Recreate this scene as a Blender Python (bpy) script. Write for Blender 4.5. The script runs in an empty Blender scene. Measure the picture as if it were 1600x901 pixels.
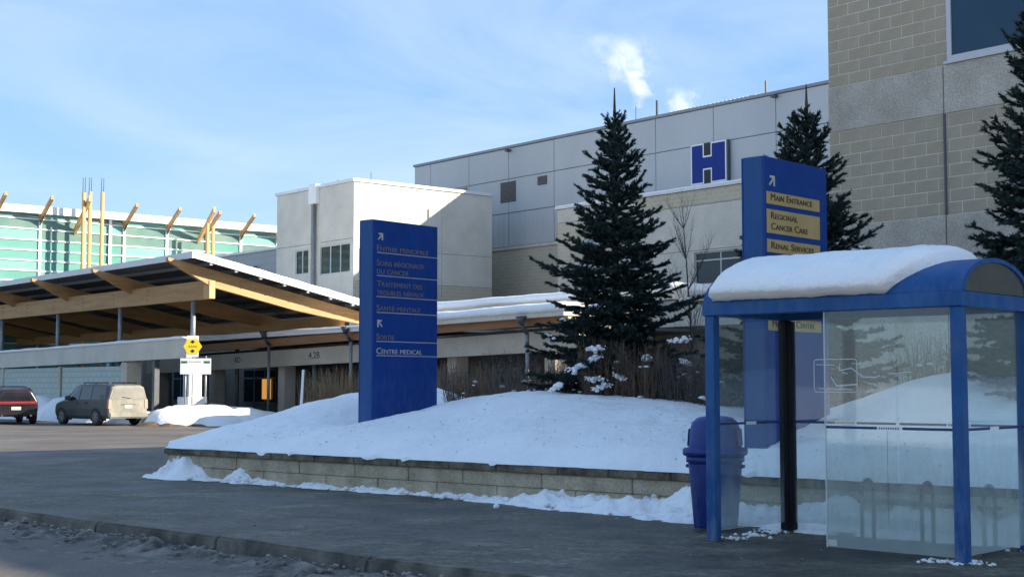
import bpy, bmesh, math, random
import numpy as np
from mathutils import Vector, Matrix, noise as mnoise
R = math.radians
random.seed(7)
scene = bpy.context.scene
COL = scene.collection

# ---------------------------------------------------------------- camera, sky, sun, exposure
cam_d = bpy.data.cameras.new('camera'); cam = bpy.data.objects.new('camera', cam_d); COL.objects.link(cam)
cam.location = (0, 0, 1.6); cam.rotation_euler = (R(90 + 3.943), 0, 0)
cam_d.sensor_width = 36; cam_d.lens = 36 * 2169 / 1600; cam_d.clip_start = .1; cam_d.clip_end = 6000
scene.camera = cam
SUN_EL = 24.0
SUN_H = Vector((.985, -.17, 0)).normalized()          # horizontal direction towards the sun
world = bpy.data.worlds.new('World'); scene.world = world; world.use_nodes = True
wn = world.node_tree.nodes; wl = world.node_tree.links; wn.clear()
sky = wn.new('ShaderNodeTexSky'); sky.sky_type = 'NISHITA'; sky.sun_disc = False
sky.sun_elevation = R(SUN_EL); sky.sun_rotation = math.atan2(SUN_H.x, SUN_H.y)
sky.air_density = 1.0; sky.dust_density = .3; sky.ozone_density = 2.2; sky.altitude = 300
tc = wn.new('ShaderNodeTexCoord'); mp = wn.new('ShaderNodeMapping')
mp.inputs['Scale'].default_value = (1.3, 1.3, 4.2); mp.inputs['Rotation'].default_value = (.25, .5, .3)
nz = wn.new('ShaderNodeTexNoise'); nz.inputs['Scale'].default_value = 2.1; nz.inputs['Detail'].default_value = 7
nz.inputs['Roughness'].default_value = .58; nz.inputs['Distortion'].default_value = .7
rp = wn.new('ShaderNodeValToRGB'); rp.color_ramp.elements[0].position = .40; rp.color_ramp.elements[1].position = .82
rp.color_ramp.elements[0].color = (.0, .0, .0, 1); rp.color_ramp.elements[1].color = (.7, .7, .7, 1)
mx = wn.new('ShaderNodeMix'); mx.data_type = 'RGBA'; mx.inputs['B'].default_value = (3.5, 4.1, 4.7, 1)
bg = wn.new('ShaderNodeBackground'); bg.inputs['Strength'].default_value = .085
wo = wn.new('ShaderNodeOutputWorld')
wl.new(tc.outputs['Generated'], mp.inputs['Vector']); wl.new(mp.outputs[0], nz.inputs['Vector'])
wl.new(nz.outputs['Fac'], rp.inputs[0]); wl.new(rp.outputs[0], mx.inputs['Factor'])
veil = wn.new('ShaderNodeMix'); veil.data_type = 'RGBA'; veil.inputs['Factor'].default_value = .62; veil.inputs['B'].default_value = (1.25, 2.3, 4.1, 1)   # thin even cirrus veil over the whole sky
wl.new(sky.outputs[0], veil.inputs['A']); wl.new(veil.outputs['Result'], mx.inputs['A']); wl.new(mx.outputs['Result'], bg.inputs['Color']); wl.new(bg.outputs[0], wo.inputs[0])
sd = bpy.data.lights.new('sun', 'SUN'); sd.energy = 4.2; sd.angle = R(.53); sd.color = (1, .89, .72)
so = bpy.data.objects.new('sun', sd); COL.objects.link(so)
sdir = Vector((SUN_H.x * math.cos(R(SUN_EL)), SUN_H.y * math.cos(R(SUN_EL)), math.sin(R(SUN_EL))))
so.rotation_euler = (-sdir).to_track_quat('-Z', 'Y').to_euler(); so.location = (60, -10, 40)
vs = scene.view_settings; vs.view_transform = 'Standard'; vs.look = 'None'; vs.gamma = 1; vs.use_curve_mapping = False
vs.exposure = 1.5
scene.cycles.max_bounces = 8; scene.cycles.volume_bounces = 6; scene.cycles.transparent_max_bounces = 16

# ---------------------------------------------------------------- helpers
class MB:
    def __init__(s): s.v = []; s.f = []
    def add(s, vs, fs):
        o = len(s.v); s.v += [tuple(p) for p in vs]; s.f += [tuple(i + o for i in f) for f in fs]; return s
    def box(s, x0, x1, y0, y1, z0, z1):
        v = [(x, y, z) for z in (z0, z1) for y in (y0, y1) for x in (x0, x1)]
        return s.add(v, [(0, 2, 3, 1), (4, 5, 7, 6), (0, 1, 5, 4), (2, 6, 7, 3), (0, 4, 6, 2), (1, 3, 7, 5)])
    def hexa(s, b, t):          # 4 bottom points ccw, 4 top points ccw
        return s.add(list(b) + list(t), [(3, 2, 1, 0), (4, 5, 6, 7), (0, 1, 5, 4), (1, 2, 6, 5), (2, 3, 7, 6), (3, 0, 4, 7)])
    def prism(s, pts, y0, y1):  # polygon in xz, ccw seen from -y, extruded along y
        n = len(pts); v = [(x, y0, z) for x, z in pts] + [(x, y1, z) for x, z in pts]
        return s.add(v, [tuple(range(n)), tuple(range(2 * n - 1, n - 1, -1))] + [(i, i + n, (i + 1) % n + n, (i + 1) % n) for i in range(n)])
    def tube(s, p0, p1, r0, r1=None, n=8, cap=True):
        r1 = r0 if r1 is None else r1
        p0 = Vector(p0); p1 = Vector(p1); d = (p1 - p0)
        if d.length < 1e-6: return s
        d.normalize(); a = d.orthogonal().normalized(); b = d.cross(a)
        v = [p + (a * math.cos(2 * math.pi * i / n) + b * math.sin(2 * math.pi * i / n)) * r for p, r in ((p0, r0), (p1, r1)) for i in range(n)]
        f = [(i, (i + 1) % n, (i + 1) % n + n, i + n) for i in range(n)]
        if cap: f += [tuple(range(n - 1, -1, -1)), tuple(range(n, 2 * n))]
        return s.add(v, f)
    def path(s, pts, r, n=8):
        for a, b in zip(pts[:-1], pts[1:]): s.tube(a, b, r, r, n)
        return s
    def rings(s, rs, close=True, cap0=True, cap1=True):
        n = len(rs[0]); o = len(s.v)
        for r_ in rs: s.v += [tuple(p) for p in r_]
        for k in range(len(rs) - 1):
            for i in range(n if close else n - 1):
                j = (i + 1) % n
                s.f.append((o + k * n + i, o + k * n + j, o + (k + 1) * n + j, o + (k + 1) * n + i))
        if cap0: s.f.append(tuple(o + i for i in range(n - 1, -1, -1)))
        if cap1: s.f.append(tuple(o + (len(rs) - 1) * n + i for i in range(n)))
        return s
    def panel(s, x0, x1, z0, z1, holes, yf, d):     # wall slab facing -y with openings
        xs = sorted({x0, x1, *[min(max(h[i], x0), x1) for h in holes for i in (0, 1)]})
        zs = sorted({z0, z1, *[min(max(h[i], z0), z1) for h in holes for i in (2, 3)]})
        def solid(i, k):
            if i < 0 or k < 0 or i >= len(xs) - 1 or k >= len(zs) - 1: return False
            cx = (xs[i] + xs[i + 1]) / 2; cz = (zs[k] + zs[k + 1]) / 2
            return not any(h[0] < cx < h[1] and h[2] < cz < h[3] for h in holes)
        for i in range(len(xs) - 1):
            for k in range(len(zs) - 1):
                if not solid(i, k): continue
                a, b, c, e = xs[i], xs[i + 1], zs[k], zs[k + 1]
                s.add([(a, yf, c), (b, yf, c), (b, yf, e), (a, yf, e)], [(0, 1, 2, 3)])
                if not solid(i - 1, k): s.add([(a, yf, c), (a, yf, e), (a, yf + d, e), (a, yf + d, c)], [(0, 1, 2, 3)])
                if not solid(i + 1, k): s.add([(b, yf, c), (b, yf + d, c), (b, yf + d, e), (b, yf, e)], [(0, 1, 2, 3)])
                if not solid(i, k - 1): s.add([(a, yf, c), (a, yf + d, c), (b, yf + d, c), (b, yf, c)], [(0, 1, 2, 3)])
                if not solid(i, k + 1): s.add([(a, yf, e), (b, yf, e), (b, yf + d, e), (a, yf + d, e)], [(0, 1, 2, 3)])
        return s
    def mesh(s, name, smooth=False, bevel=0, seg=1):
        me = bpy.data.meshes.new(name); me.from_pydata(s.v, [], s.f); me.validate()
        if bevel:
            bm = bmesh.new(); bm.from_mesh(me); bmesh.ops.remove_doubles(bm, verts=bm.verts, dist=1e-5)
            bmesh.ops.bevel(bm, geom=[e for e in bm.edges if len(e.link_faces) == 2 and e.calc_face_angle(0) > .5], offset=bevel, segments=seg, affect='EDGES', clamp_overlap=True)
            bm.to_mesh(me); bm.free()
        if smooth:
            for p in me.polygons: p.use_smooth = True
        return me
    def build(s, name, mat, parent=None, smooth=False, bevel=0, seg=1):
        return obj(name, s.mesh(name, smooth, bevel, seg), mat, parent)

def obj(name, me, mat, parent=None):
    o = bpy.data.objects.new(name, me); COL.objects.link(o)
    if mat is not None and not me.materials: me.materials.append(mat)
    if parent is not None: o.parent = parent
    return o
def tag(o, label=None, cat=None, group=None, kind=None):
    if label: o['label'] = label
    if cat: o['category'] = cat
    if group: o['group'] = group
    if kind: o['kind'] = kind
    return o
def thing(name, label, cat, loc=(0, 0, 0), rz=0, group=None):
    o = bpy.data.objects.new(name, None); COL.objects.link(o); o.empty_display_size = .3
    o.location = loc; o.rotation_euler = (0, 0, rz); return tag(o, label, cat, group)
def npmesh(name, V, F, mat, parent=None, smooth=False):   # V (n,3) F (m,k) arrays
    me = bpy.data.meshes.new(name); V = np.asarray(V, np.float32); F = np.asarray(F, np.int32)
    me.vertices.add(len(V)); me.vertices.foreach_set('co', V.ravel())
    k = F.shape[1]; me.loops.add(F.size); me.loops.foreach_set('vertex_index', F.ravel())
    me.polygons.add(len(F)); me.polygons.foreach_set('loop_start', np.arange(0, F.size, k, dtype=np.int32))
    me.polygons.foreach_set('loop_total', np.full(len(F), k, np.int32))
    if smooth: me.polygons.foreach_set('use_smooth', np.ones(len(F), bool))
    me.update(calc_edges=True); me.validate()
    return obj(name, me, mat, parent)
def grid_mesh(name, P, mat, parent=None, smooth=True):    # P (n,m,3)
    n, m, _ = P.shape; i = np.arange(n * m).reshape(n, m)
    F = np.stack([i[:-1, :-1], i[1:, :-1], i[1:, 1:], i[:-1, 1:]], -1).reshape(-1, 4)
    return npmesh(name, P.reshape(-1, 3), F, mat, parent, smooth)
def fbm(x, y, z=0., o=4, lac=2.1, g=.5):
    s = 0; a = 1; t = 0
    for k in range(o):
        s += a * mnoise.noise((x, y, z + 7.3 * k)); t += a; a *= g; x *= lac; y *= lac; z *= lac
    return s / t

# ---- world frame of the hospital: local x runs along the long fronts (towards camera right), local y goes into the site
B_ROT = R(-50)
EX = Vector((math.cos(B_ROT), math.sin(B_ROT), 0)); EY = Vector((-math.sin(B_ROT), math.cos(B_ROT), 0))
def Bw(x, y, z=0): return EX * x + EY * y + Vector((0, 0, z))

# ---------------------------------------------------------------- materials
def base_mat(name):
    m = bpy.data.materials.new(name); m.use_nodes = True
    return m, m.node_tree.nodes, m.node_tree.links, m.node_tree.nodes['Principled BSDF']
def M(name, c1, c2=None, scale=4., rough=.8, rough2=None, bump=0., bscale=None, metal=0., spec=.5, lo=.35, hi=.65, stretch=(1, 1, 1), speck=None, bdist=.02):
    m, n, l, b = base_mat(name)
    b.inputs['Base Color'].default_value = (*c1, 1); b.inputs['Roughness'].default_value = rough
    b.inputs['Metallic'].default_value = metal; b.inputs['Specular IOR Level'].default_value = spec
    t = n.new('ShaderNodeTexCoord'); mpn = n.new('ShaderNodeMapping'); mpn.inputs['Scale'].default_value = stretch
    l.new(t.outputs['Object'], mpn.inputs[0])
    if c2 is not None:
        x = n.new('ShaderNodeTexNoise'); x.inputs['Scale'].default_value = scale; x.inputs['Detail'].default_value = 7; x.inputs['Roughness'].default_value = .62
        r_ = n.new('ShaderNodeValToRGB'); r_.color_ramp.elements[0].position = lo; r_.color_ramp.elements[1].position = hi
        r_.color_ramp.elements[0].color = (*c1, 1); r_.color_ramp.elements[1].color = (*c2, 1)
        l.new(mpn.outputs[0], x.inputs['Vector']); l.new(x.outputs['Fac'], r_.inputs[0]); out = r_.outputs[0]
        if speck:
            y = n.new('ShaderNodeTexNoise'); y.inputs['Scale'].default_value = speck[0]; y.inputs['Detail'].default_value = 2
            q = n.new('ShaderNodeValToRGB'); q.color_ramp.elements[0].position = .38; q.color_ramp.elements[1].position = .62
            q.color_ramp.elements[0].color = (*[1 - speck[1]] * 3, 1); q.color_ramp.elements[1].color = (*[1 + speck[1]] * 3, 1)
            mm = n.new('ShaderNodeMix'); mm.data_type = 'RGBA'; mm.blend_type = 'MULTIPLY'; mm.inputs['Factor'].default_value = 1
            l.new(t.outputs['Object'], y.inputs['Vector']); l.new(y.outputs['Fac'], q.inputs[0]); l.new(out, mm.inputs['A']); l.new(q.outputs[0], mm.inputs['B']); out = mm.outputs['Result']
        l.new(out, b.inputs['Base Color'])
        if rough2 is not None:
            mr = n.new('ShaderNodeMapRange'); mr.inputs['From Min'].default_value = lo; mr.inputs['From Max'].default_value = hi
            mr.inputs['To Min'].default_value = rough; mr.inputs['To Max'].default_value = rough2
            l.new(x.outputs['Fac'], mr.inputs[0]); l.new(mr.outputs[0], b.inputs['Roughness'])
    if bump:
        z = n.new('ShaderNodeTexNoise'); z.inputs['Scale'].default_value = bscale or scale * 6; z.inputs['Detail'].default_value = 6
        bb = n.new('ShaderNodeBump'); bb.inputs['Strength'].default_value = bump; bb.inputs['Distance'].default_value = bdist
        l.new(mpn.outputs[0], z.inputs['Vector']); l.new(z.outputs['Fac'], bb.inputs['Height']); l.new(bb.outputs[0], b.inputs['Normal'])
    return m
def M_brick(name, c1, c2, cm, bw, bh, mortar=.015):
    m, n, l, b = base_mat(name); b.inputs['Roughness'].default_value = .9
    t = n.new('ShaderNodeTexCoord'); sp = n.new('ShaderNodeSeparateXYZ'); ad = n.new('ShaderNodeMath'); cb = n.new('ShaderNodeCombineXYZ')
    l.new(t.outputs['Object'], sp.inputs[0]); l.new(sp.outputs['X'], ad.inputs[0]); l.new(sp.outputs['Y'], ad.inputs[1])
    l.new(ad.outputs[0], cb.inputs['X']); l.new(sp.outputs['Z'], cb.inputs['Y'])
    k = n.new('ShaderNodeTexBrick'); k.inputs['Scale'].default_value = 1; k.inputs['Brick Width'].default_value = bw; k.inputs['Row Height'].default_value = bh
    k.inputs['Mortar Size'].default_value = mortar; k.inputs['Color1'].default_value = (*c1, 1); k.inputs['Color2'].default_value = (*c2, 1); k.inputs['Mortar'].default_value = (*cm, 1)
    l.new(cb.outputs[0], k.inputs['Vector']); l.new(k.outputs['Color'], b.inputs['Base Color'])
    return m
def M_ribs(name, c1, c2, pitch, rough=.5, strength=.5, axis='X'):     # ribbed cladding: colour drift plus vertical rib relief
    m = M(name, c1, c2, .25, rough, stretch=(1, 1, .3)); n = m.node_tree.nodes; l = m.node_tree.links; b = n['Principled BSDF']
    t = n.new('ShaderNodeTexCoord'); w = n.new('ShaderNodeTexWave'); w.wave_type = 'BANDS'; w.bands_direction = axis
    w.inputs['Scale'].default_value = 1 / pitch * .314; bb = n.new('ShaderNodeBump'); bb.inputs['Strength'].default_value = strength; bb.inputs['Distance'].default_value = .03
    l.new(t.outputs['Object'], w.inputs['Vector']); l.new(w.outputs['Fac'], bb.inputs['Height']); l.new(bb.outputs[0], b.inputs['Normal'])
    return m
def M_glass(name, dirt_lo, dirt_hi, z_full, z_clear, tint=(.93, .965, .955), dirt=(.66, .74, .72)):   # see-through pane with salt spray that thins out upwards
    m, n, l, b = base_mat(name); n.remove(b); out = n['Material Output']
    tr = n.new('ShaderNodeBsdfTransparent'); tr.inputs[0].default_value = (*tint, 1)
    gl = n.new('ShaderNodeBsdfGlossy'); gl.inputs['Roughness'].default_value = .03; gl.inputs[0].default_value = (.95, .97, 1, 1)
    lw = n.new('ShaderNodeLayerWeight'); pw_ = n.new('ShaderNodeMath'); pw_.operation = 'POWER'; pw_.inputs[1].default_value = 5; fr = n.new('ShaderNodeMath'); fr.operation = 'MULTIPLY_ADD'; fr.inputs[1].default_value = .9; fr.inputs[2].default_value = .035
    l.new(lw.outputs['Facing'], pw_.inputs[0]); l.new(pw_.outputs[0], fr.inputs[0])
    m1 = n.new('ShaderNodeMixShader'); l.new(fr.outputs[0], m1.inputs[0]); l.new(tr.outputs[0], m1.inputs[1]); l.new(gl.outputs[0], m1.inputs[2])
    df = n.new('ShaderNodeBsdfDiffuse'); df.inputs[0].default_value = (*dirt, 1)
    tl = n.new('ShaderNodeBsdfTranslucent'); tl.inputs[0].default_value = (*dirt, 1)
    m2 = n.new('ShaderNodeMixShader'); m2.inputs[0].default_value = .5; l.new(df.outputs[0], m2.inputs[1]); l.new(tl.outputs[0], m2.inputs[2])
    t = n.new('ShaderNodeTexCoord'); sp = n.new('ShaderNodeSeparateXYZ'); l.new(t.outputs['Object'], sp.inputs[0])
    mpn = n.new('ShaderNodeMapping'); mpn.inputs['Scale'].default_value = (3, 3, .9); l.new(t.outputs['Object'], mpn.inputs[0])
    x = n.new('ShaderNodeTexNoise'); x.inputs['Scale'].default_value = 1.6; x.inputs['Detail'].default_value = 7; x.inputs['Roughness'].default_value = .65; l.new(mpn.outputs[0], x.inputs['Vector'])
    ad = n.new('ShaderNodeMath'); ad.operation = 'MULTIPLY_ADD'; ad.inputs[1].default_value = -1.0; l.new(x.outputs['Fac'], ad.inputs[0]); l.new(sp.outputs['Z'], ad.inputs[2])
    mr = n.new('ShaderNodeMapRange'); mr.interpolation_type = 'SMOOTHSTEP'
    mr.inputs['From Min'].default_value = z_full - .5; mr.inputs['From Max'].default_value = z_clear - .5
    mr.inputs['To Min'].default_value = dirt_hi; mr.inputs['To Max'].default_value = dirt_lo
    l.new(ad.outputs[0], mr.inputs[0])
    m3 = n.new('ShaderNodeMixShader'); l.new(mr.outputs[0], m3.inputs[0]); l.new(m1.outputs[0], m3.inputs[1]); l.new(m2.outputs[0], m3.inputs[2])
    l.new(m3.outputs[0], out.inputs[0]); return m

MT = dict(
 road=M('road_asphalt', (.085, .075, .066), (.15, .13, .112), .35, .75, .55, .5, 60, stretch=(1, 1, 1), speck=(40, .25)),
 walk=M('wet_pavement', (.04, .04, .038), (.10, .10, .09), .5, .5, .75, .35, 30, stretch=(.6, 1.6, 1), speck=(35, .22)),
 kerb=M('kerb_concrete', (.06, .052, .042), (.21, .185, .15), 2.2, .85, bump=.5, bscale=30),
 snow=M('snow', (.80, .83, .88), (.87, .885, .91), 1.2, .65, bump=.35, bscale=14, spec=.3, bdist=.03),
 snow_crust=M('crusted_snow', (.66, .68, .71), (.86, .88, .91), 5, .7, bump=.9, bscale=22, spec=.3, bdist=.04),
 slush=M('dirty_slush', (.035, .028, .021), (.30, .275, .245), 3.4, .55, .8, 1., 24, lo=.38, hi=.72, stretch=(1, 1, 1), bdist=.05),
 grit=M('gritty_ice', (.05, .04, .03), (.36, .33, .29), 6, .6, bump=1., bscale=20, lo=.3, hi=.72),
 soil=M('frozen_soil', (.05, .035, .022), (.16, .1, .06), 4, .9, bump=.8),
 cap=M('weathered_capstone', (.06, .048, .032), (.22, .18, .125), 3.5, .9, bump=.8, bscale=25, speck=(60, .2)),
 block=M('buff_wall_block', (.30, .245, .165), (.52, .44, .32), 3, .9, bump=.8, bscale=24, speck=(55, .18), lo=.3, hi=.7),
 blue=M('blue_painted_metal', (.003, .062, .215), (.010, .088, .27), 2.5, .55, bump=.05, spec=.3),
 blue2=M('blue_sign_paint', (.003, .041, .205), (.005, .048, .235), 1.2, .5, spec=.25),
 blueside=M('blue_sign_edge_paint', (.006, .062, .20), (.009, .070, .23), 1., .5, spec=.3),
 black=M('black_anodised_metal', (.005, .006, .010), (.009, .010, .016), 3, .6, spec=.15),
 binb=M('blue_bin_plastic', (.005, .027, .175), (.008, .034, .215), 3, .45, bump=.08, bscale=60),
 bind=M('bin_flap_plastic', (.006, .008, .09), None, 3, .5),
 smoke=M('smoked_acrylic', (.055, .06, .05), (.075, .08, .07), 2, .25),
 tan=M('sign_panel_tan', (.42, .28, .10), (.50, .35, .15), 1.1, .55),
 ink=M('sign_lettering_dark', (.06, .04, .035), None, rough=.6),
 faded=M('sign_lettering_faded', (.21, .165, .13), None, rough=.6),
 rule=M('sign_rule_line', (.36, .33, .40), None, rough=.6),
 arrow=M('sign_arrow', (.52, .47, .38), None, rough=.6),
 white=M('white_paint', (.74, .74, .72), (.8, .8, .78), 2, .5),
 concrete=M('pale_precast_concrete', (.53, .49, .42), (.63, .585, .505), .7, .9, bump=.3, bscale=25, speck=(14, .07)),
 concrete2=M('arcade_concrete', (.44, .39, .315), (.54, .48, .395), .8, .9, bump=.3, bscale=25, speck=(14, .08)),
 pebble=M('exposed_aggregate_panel', (.38, .335, .275), (.52, .47, .395), 1.1, .95, bump=.7, bscale=70, speck=(38, .16)),
 mortar=M('pale_mortar', (.60, .54, .44), (.68, .61, .50), 6, .95),
 blk1=M('buff_block_face', (.355, .29, .205), (.41, .34, .25), 2, .93, bump=.5, bscale=45, speck=(50, .12)),
 blk2=M('buff_block_face_light', (.37, .305, .22), (.425, .355, .265), 2, .93, bump=.5, bscale=45, speck=(50, .12)),
 blk3=M('buff_block_face_grey', (.345, .29, .215), (.40, .34, .26), 2, .93, bump=.5, bscale=45, speck=(50, .12)),
 fbrick=M_brick('far_buff_brick', (.45, .385, .28), (.51, .44, .33), (.56, .50, .41), .45, .21),
 tilewall=M_brick('pale_green_block', (.42, .47, .42), (.46, .51, .46), (.34, .38, .35), .6, .28, .03),
 clad=M_ribs('grey_metal_cladding', (.43, .43, .43), (.48, .48, .475), .35, .5, .12),
 clad2=M_ribs('ribbed_metal_cladding', (.42, .42, .425), (.465, .465, .465), .5, .5, .6),
 siding=M_ribs('grey_horizontal_siding', (.30, .31, .33), (.34, .35, .37), .45, .6, .5, 'Z'),
 seam=M('dark_joint', (.10, .10, .105), None, rough=.8),
 louvre=M('louvre_metal', (.16, .13, .125), (.2, .17, .16), 4, .5),
 coping=M('coping_metal', (.62, .63, .64), (.7, .7, .7), 1, .45),
 dkcoping=M('grey_coping', (.24, .25, .27), None, rough=.5),
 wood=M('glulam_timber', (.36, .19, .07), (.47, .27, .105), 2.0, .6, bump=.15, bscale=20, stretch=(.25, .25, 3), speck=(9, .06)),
 woodlit=M('sunlit_glulam_timber', (.50, .30, .11), (.60, .38, .16), 1.5, .6, bump=.1, stretch=(1, 1, .3)),  # lighter copy of the glulam, with sunlight put into its colour
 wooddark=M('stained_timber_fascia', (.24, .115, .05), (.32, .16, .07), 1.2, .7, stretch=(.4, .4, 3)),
 deck=M_ribs('dark_roof_deck', (.045, .052, .062), (.06, .068, .08), .6, .5, .8, 'X'),
 steel=M('galvanised_steel', (.20, .22, .24), (.28, .30, .32), 3, .45, metal=.4),
 dksteel=M('dark_steel', (.06, .07, .08), (.09, .1, .11), 3, .5, metal=.3),
 frame=M('white_window_frame', (.50, .51, .52), None, rough=.45),
 bframe=M('blue_grey_frame', (.12, .16, .22), None, rough=.45),
 wglass=M('dark_window_glass', (.010, .018, .024), (.025, .04, .048), .5, .06, spec=.35),
 rglass=M('blue_office_glass', (.012, .04, .075), (.02, .055, .095), .4, .07, spec=.35),
 agl1=M('teal_curtain_glass', (.105, .275, .235), (.135, .315, .275), .35, .2, spec=.35),
 agl2=M('pale_teal_curtain_glass', (.16, .33, .305), (.195, .365, .34), .35, .2, spec=.35),
 agl3=M('grey_green_curtain_glass', (.09, .19, .17), (.16, .235, .20), .5, .2, spec=.35),
 bark=M('spruce_bark', (.045, .035, .028), (.09, .07, .055), 12, .9, bump=.6),
 needle=M('spruce_needles', (.014, .027, .027), (.036, .060, .052), 2.2, .75, spec=.25),
 twig=M('dry_twigs', (.075, .05, .035), (.15, .105, .07), 4, .9),
 twig2=M('grey_brown_twigs', (.06, .052, .05), (.12, .1, .09), 4, .9),
 reed=M('dry_grass_stems', (.17, .105, .055), (.28, .19, .10), 3, .9),
 dbark=M('sapling_bark', (.06, .05, .045), (.11, .095, .085), 8, .9),
 tyre=M('tyre_rubber', (.016, .016, .016), (.04, .038, .036), 5, .85),
 rim=M('alloy_rim', (.22, .22, .22), (.3, .29, .28), 6, .4, metal=.5),
 vanp=M('dirty_green_grey_paint', (.045, .058, .055), (.085, .09, .082), 1.6, .4, .65),
 vanr=M('salt_covered_paint', (.17, .165, .14), (.27, .255, .215), 2.2, .8),
 vang=M('salt_covered_glass', (.13, .13, .12), (.20, .195, .175), 2, .5),
 carg=M('tinted_car_glass', (.006, .008, .012), (.012, .015, .02), 1, .06, spec=.7),
 suvp=M('black_cherry_paint', (.010, .008, .012), (.022, .018, .022), 1.6, .25),
 chrome=M('chrome_trim', (.5, .5, .5), None, rough=.15, metal=1),
 red=M('tail_lamp_red', (.32, .015, .02), (.4, .03, .03), 4, .2),
 redd=M('dirty_lamp', (.36, .20, .15), (.42, .26, .2), 4, .5),
 plate=M('licence_plate', (.5, .48, .42), (.58, .56, .5), 3, .6),
 yellow=M('yellow_sign_sheet', (.80, .56, .01), (.84, .6, .02), 2, .5),
 green=M('green_sign_band', (.01, .17, .11), None, rough=.5),
 signblack=M('sign_black', (.015, .015, .015), None, rough=.6),
 signwhite=M('sign_white', (.78, .78, .76), (.82, .82, .8), 3, .5),
 hblue=M('hospital_sign_blue', (.002, .022, .19), (.003, .027, .215), 1.5, .5, spec=.25),
 etched=M('etched_glass_line', (.55, .6, .6), None, rough=.8),
 stripe=M('safety_stripe_blue', (.012, .03, .12), None, rough=.5),
 bench=M('grey_bench_metal', (.10, .115, .125), (.15, .165, .175), 4, .5, metal=.3),
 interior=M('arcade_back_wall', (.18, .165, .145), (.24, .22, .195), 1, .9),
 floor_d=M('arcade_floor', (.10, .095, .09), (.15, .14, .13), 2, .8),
)
pm = bpy.data.materials.new('lit_orange_interior'); pm.use_nodes = True
_b = pm.node_tree.nodes['Principled BSDF']; _b.inputs['Base Color'].default_value = (.5, .22, .04, 1); _b.inputs['Emission Color'].default_value = (1, .46, .10, 1); _b.inputs['Emission Strength'].default_value = .22
MT['orange'] = pm
def M_snow(name, speck):
    m, n, l, b = base_mat(name); t = n.new('ShaderNodeTexCoord'); b.inputs['Roughness'].default_value = .7; b.inputs['Specular IOR Level'].default_value = .25
    def nz_(sc, det): x = n.new('ShaderNodeTexNoise'); x.inputs['Scale'].default_value = sc; x.inputs['Detail'].default_value = det; x.inputs['Roughness'].default_value = .65; l.new(t.outputs['Object'], x.inputs['Vector']); return x.outputs['Fac']
    def rmp(f, lo, hi, a, c): r_ = n.new('ShaderNodeValToRGB'); r_.color_ramp.elements[0].position = lo; r_.color_ramp.elements[1].position = hi; r_.color_ramp.elements[0].color = (*a, 1); r_.color_ramp.elements[1].color = (*c, 1); l.new(f, r_.inputs[0]); return r_.outputs[0]
    c1 = rmp(nz_(.9, 6), .35, .65, (.83, .835, .84), (.90, .905, .91)); c2 = rmp(nz_(34, 3), .22, .36, (1 - speck, 1 - speck * 1.05, 1 - speck * 1.1), (1, 1, 1))
    x = n.new('ShaderNodeMix'); x.data_type = 'RGBA'; x.blend_type = 'MULTIPLY'; x.inputs['Factor'].default_value = 1; l.new(c1, x.inputs['A']); l.new(c2, x.inputs['B']); l.new(x.outputs['Result'], b.inputs['Base Color'])
    prev = None
    for sc, st, ds in ((3.5, .5, .10), (13, .55, .035), (60, .5, .008)):
        bb = n.new('ShaderNodeBump'); bb.inputs['Strength'].default_value = st; bb.inputs['Distance'].default_value = ds; l.new(nz_(sc, 5), bb.inputs['Height'])
        if prev: l.new(prev, bb.inputs['Normal'])
        prev = bb.outputs[0]
    l.new(prev, b.inputs['Normal']); return m
MT['snow'] = M_snow('old_snow', .25); MT['snow_crust'] = M_snow('kicked_up_snow', .5)
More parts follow.
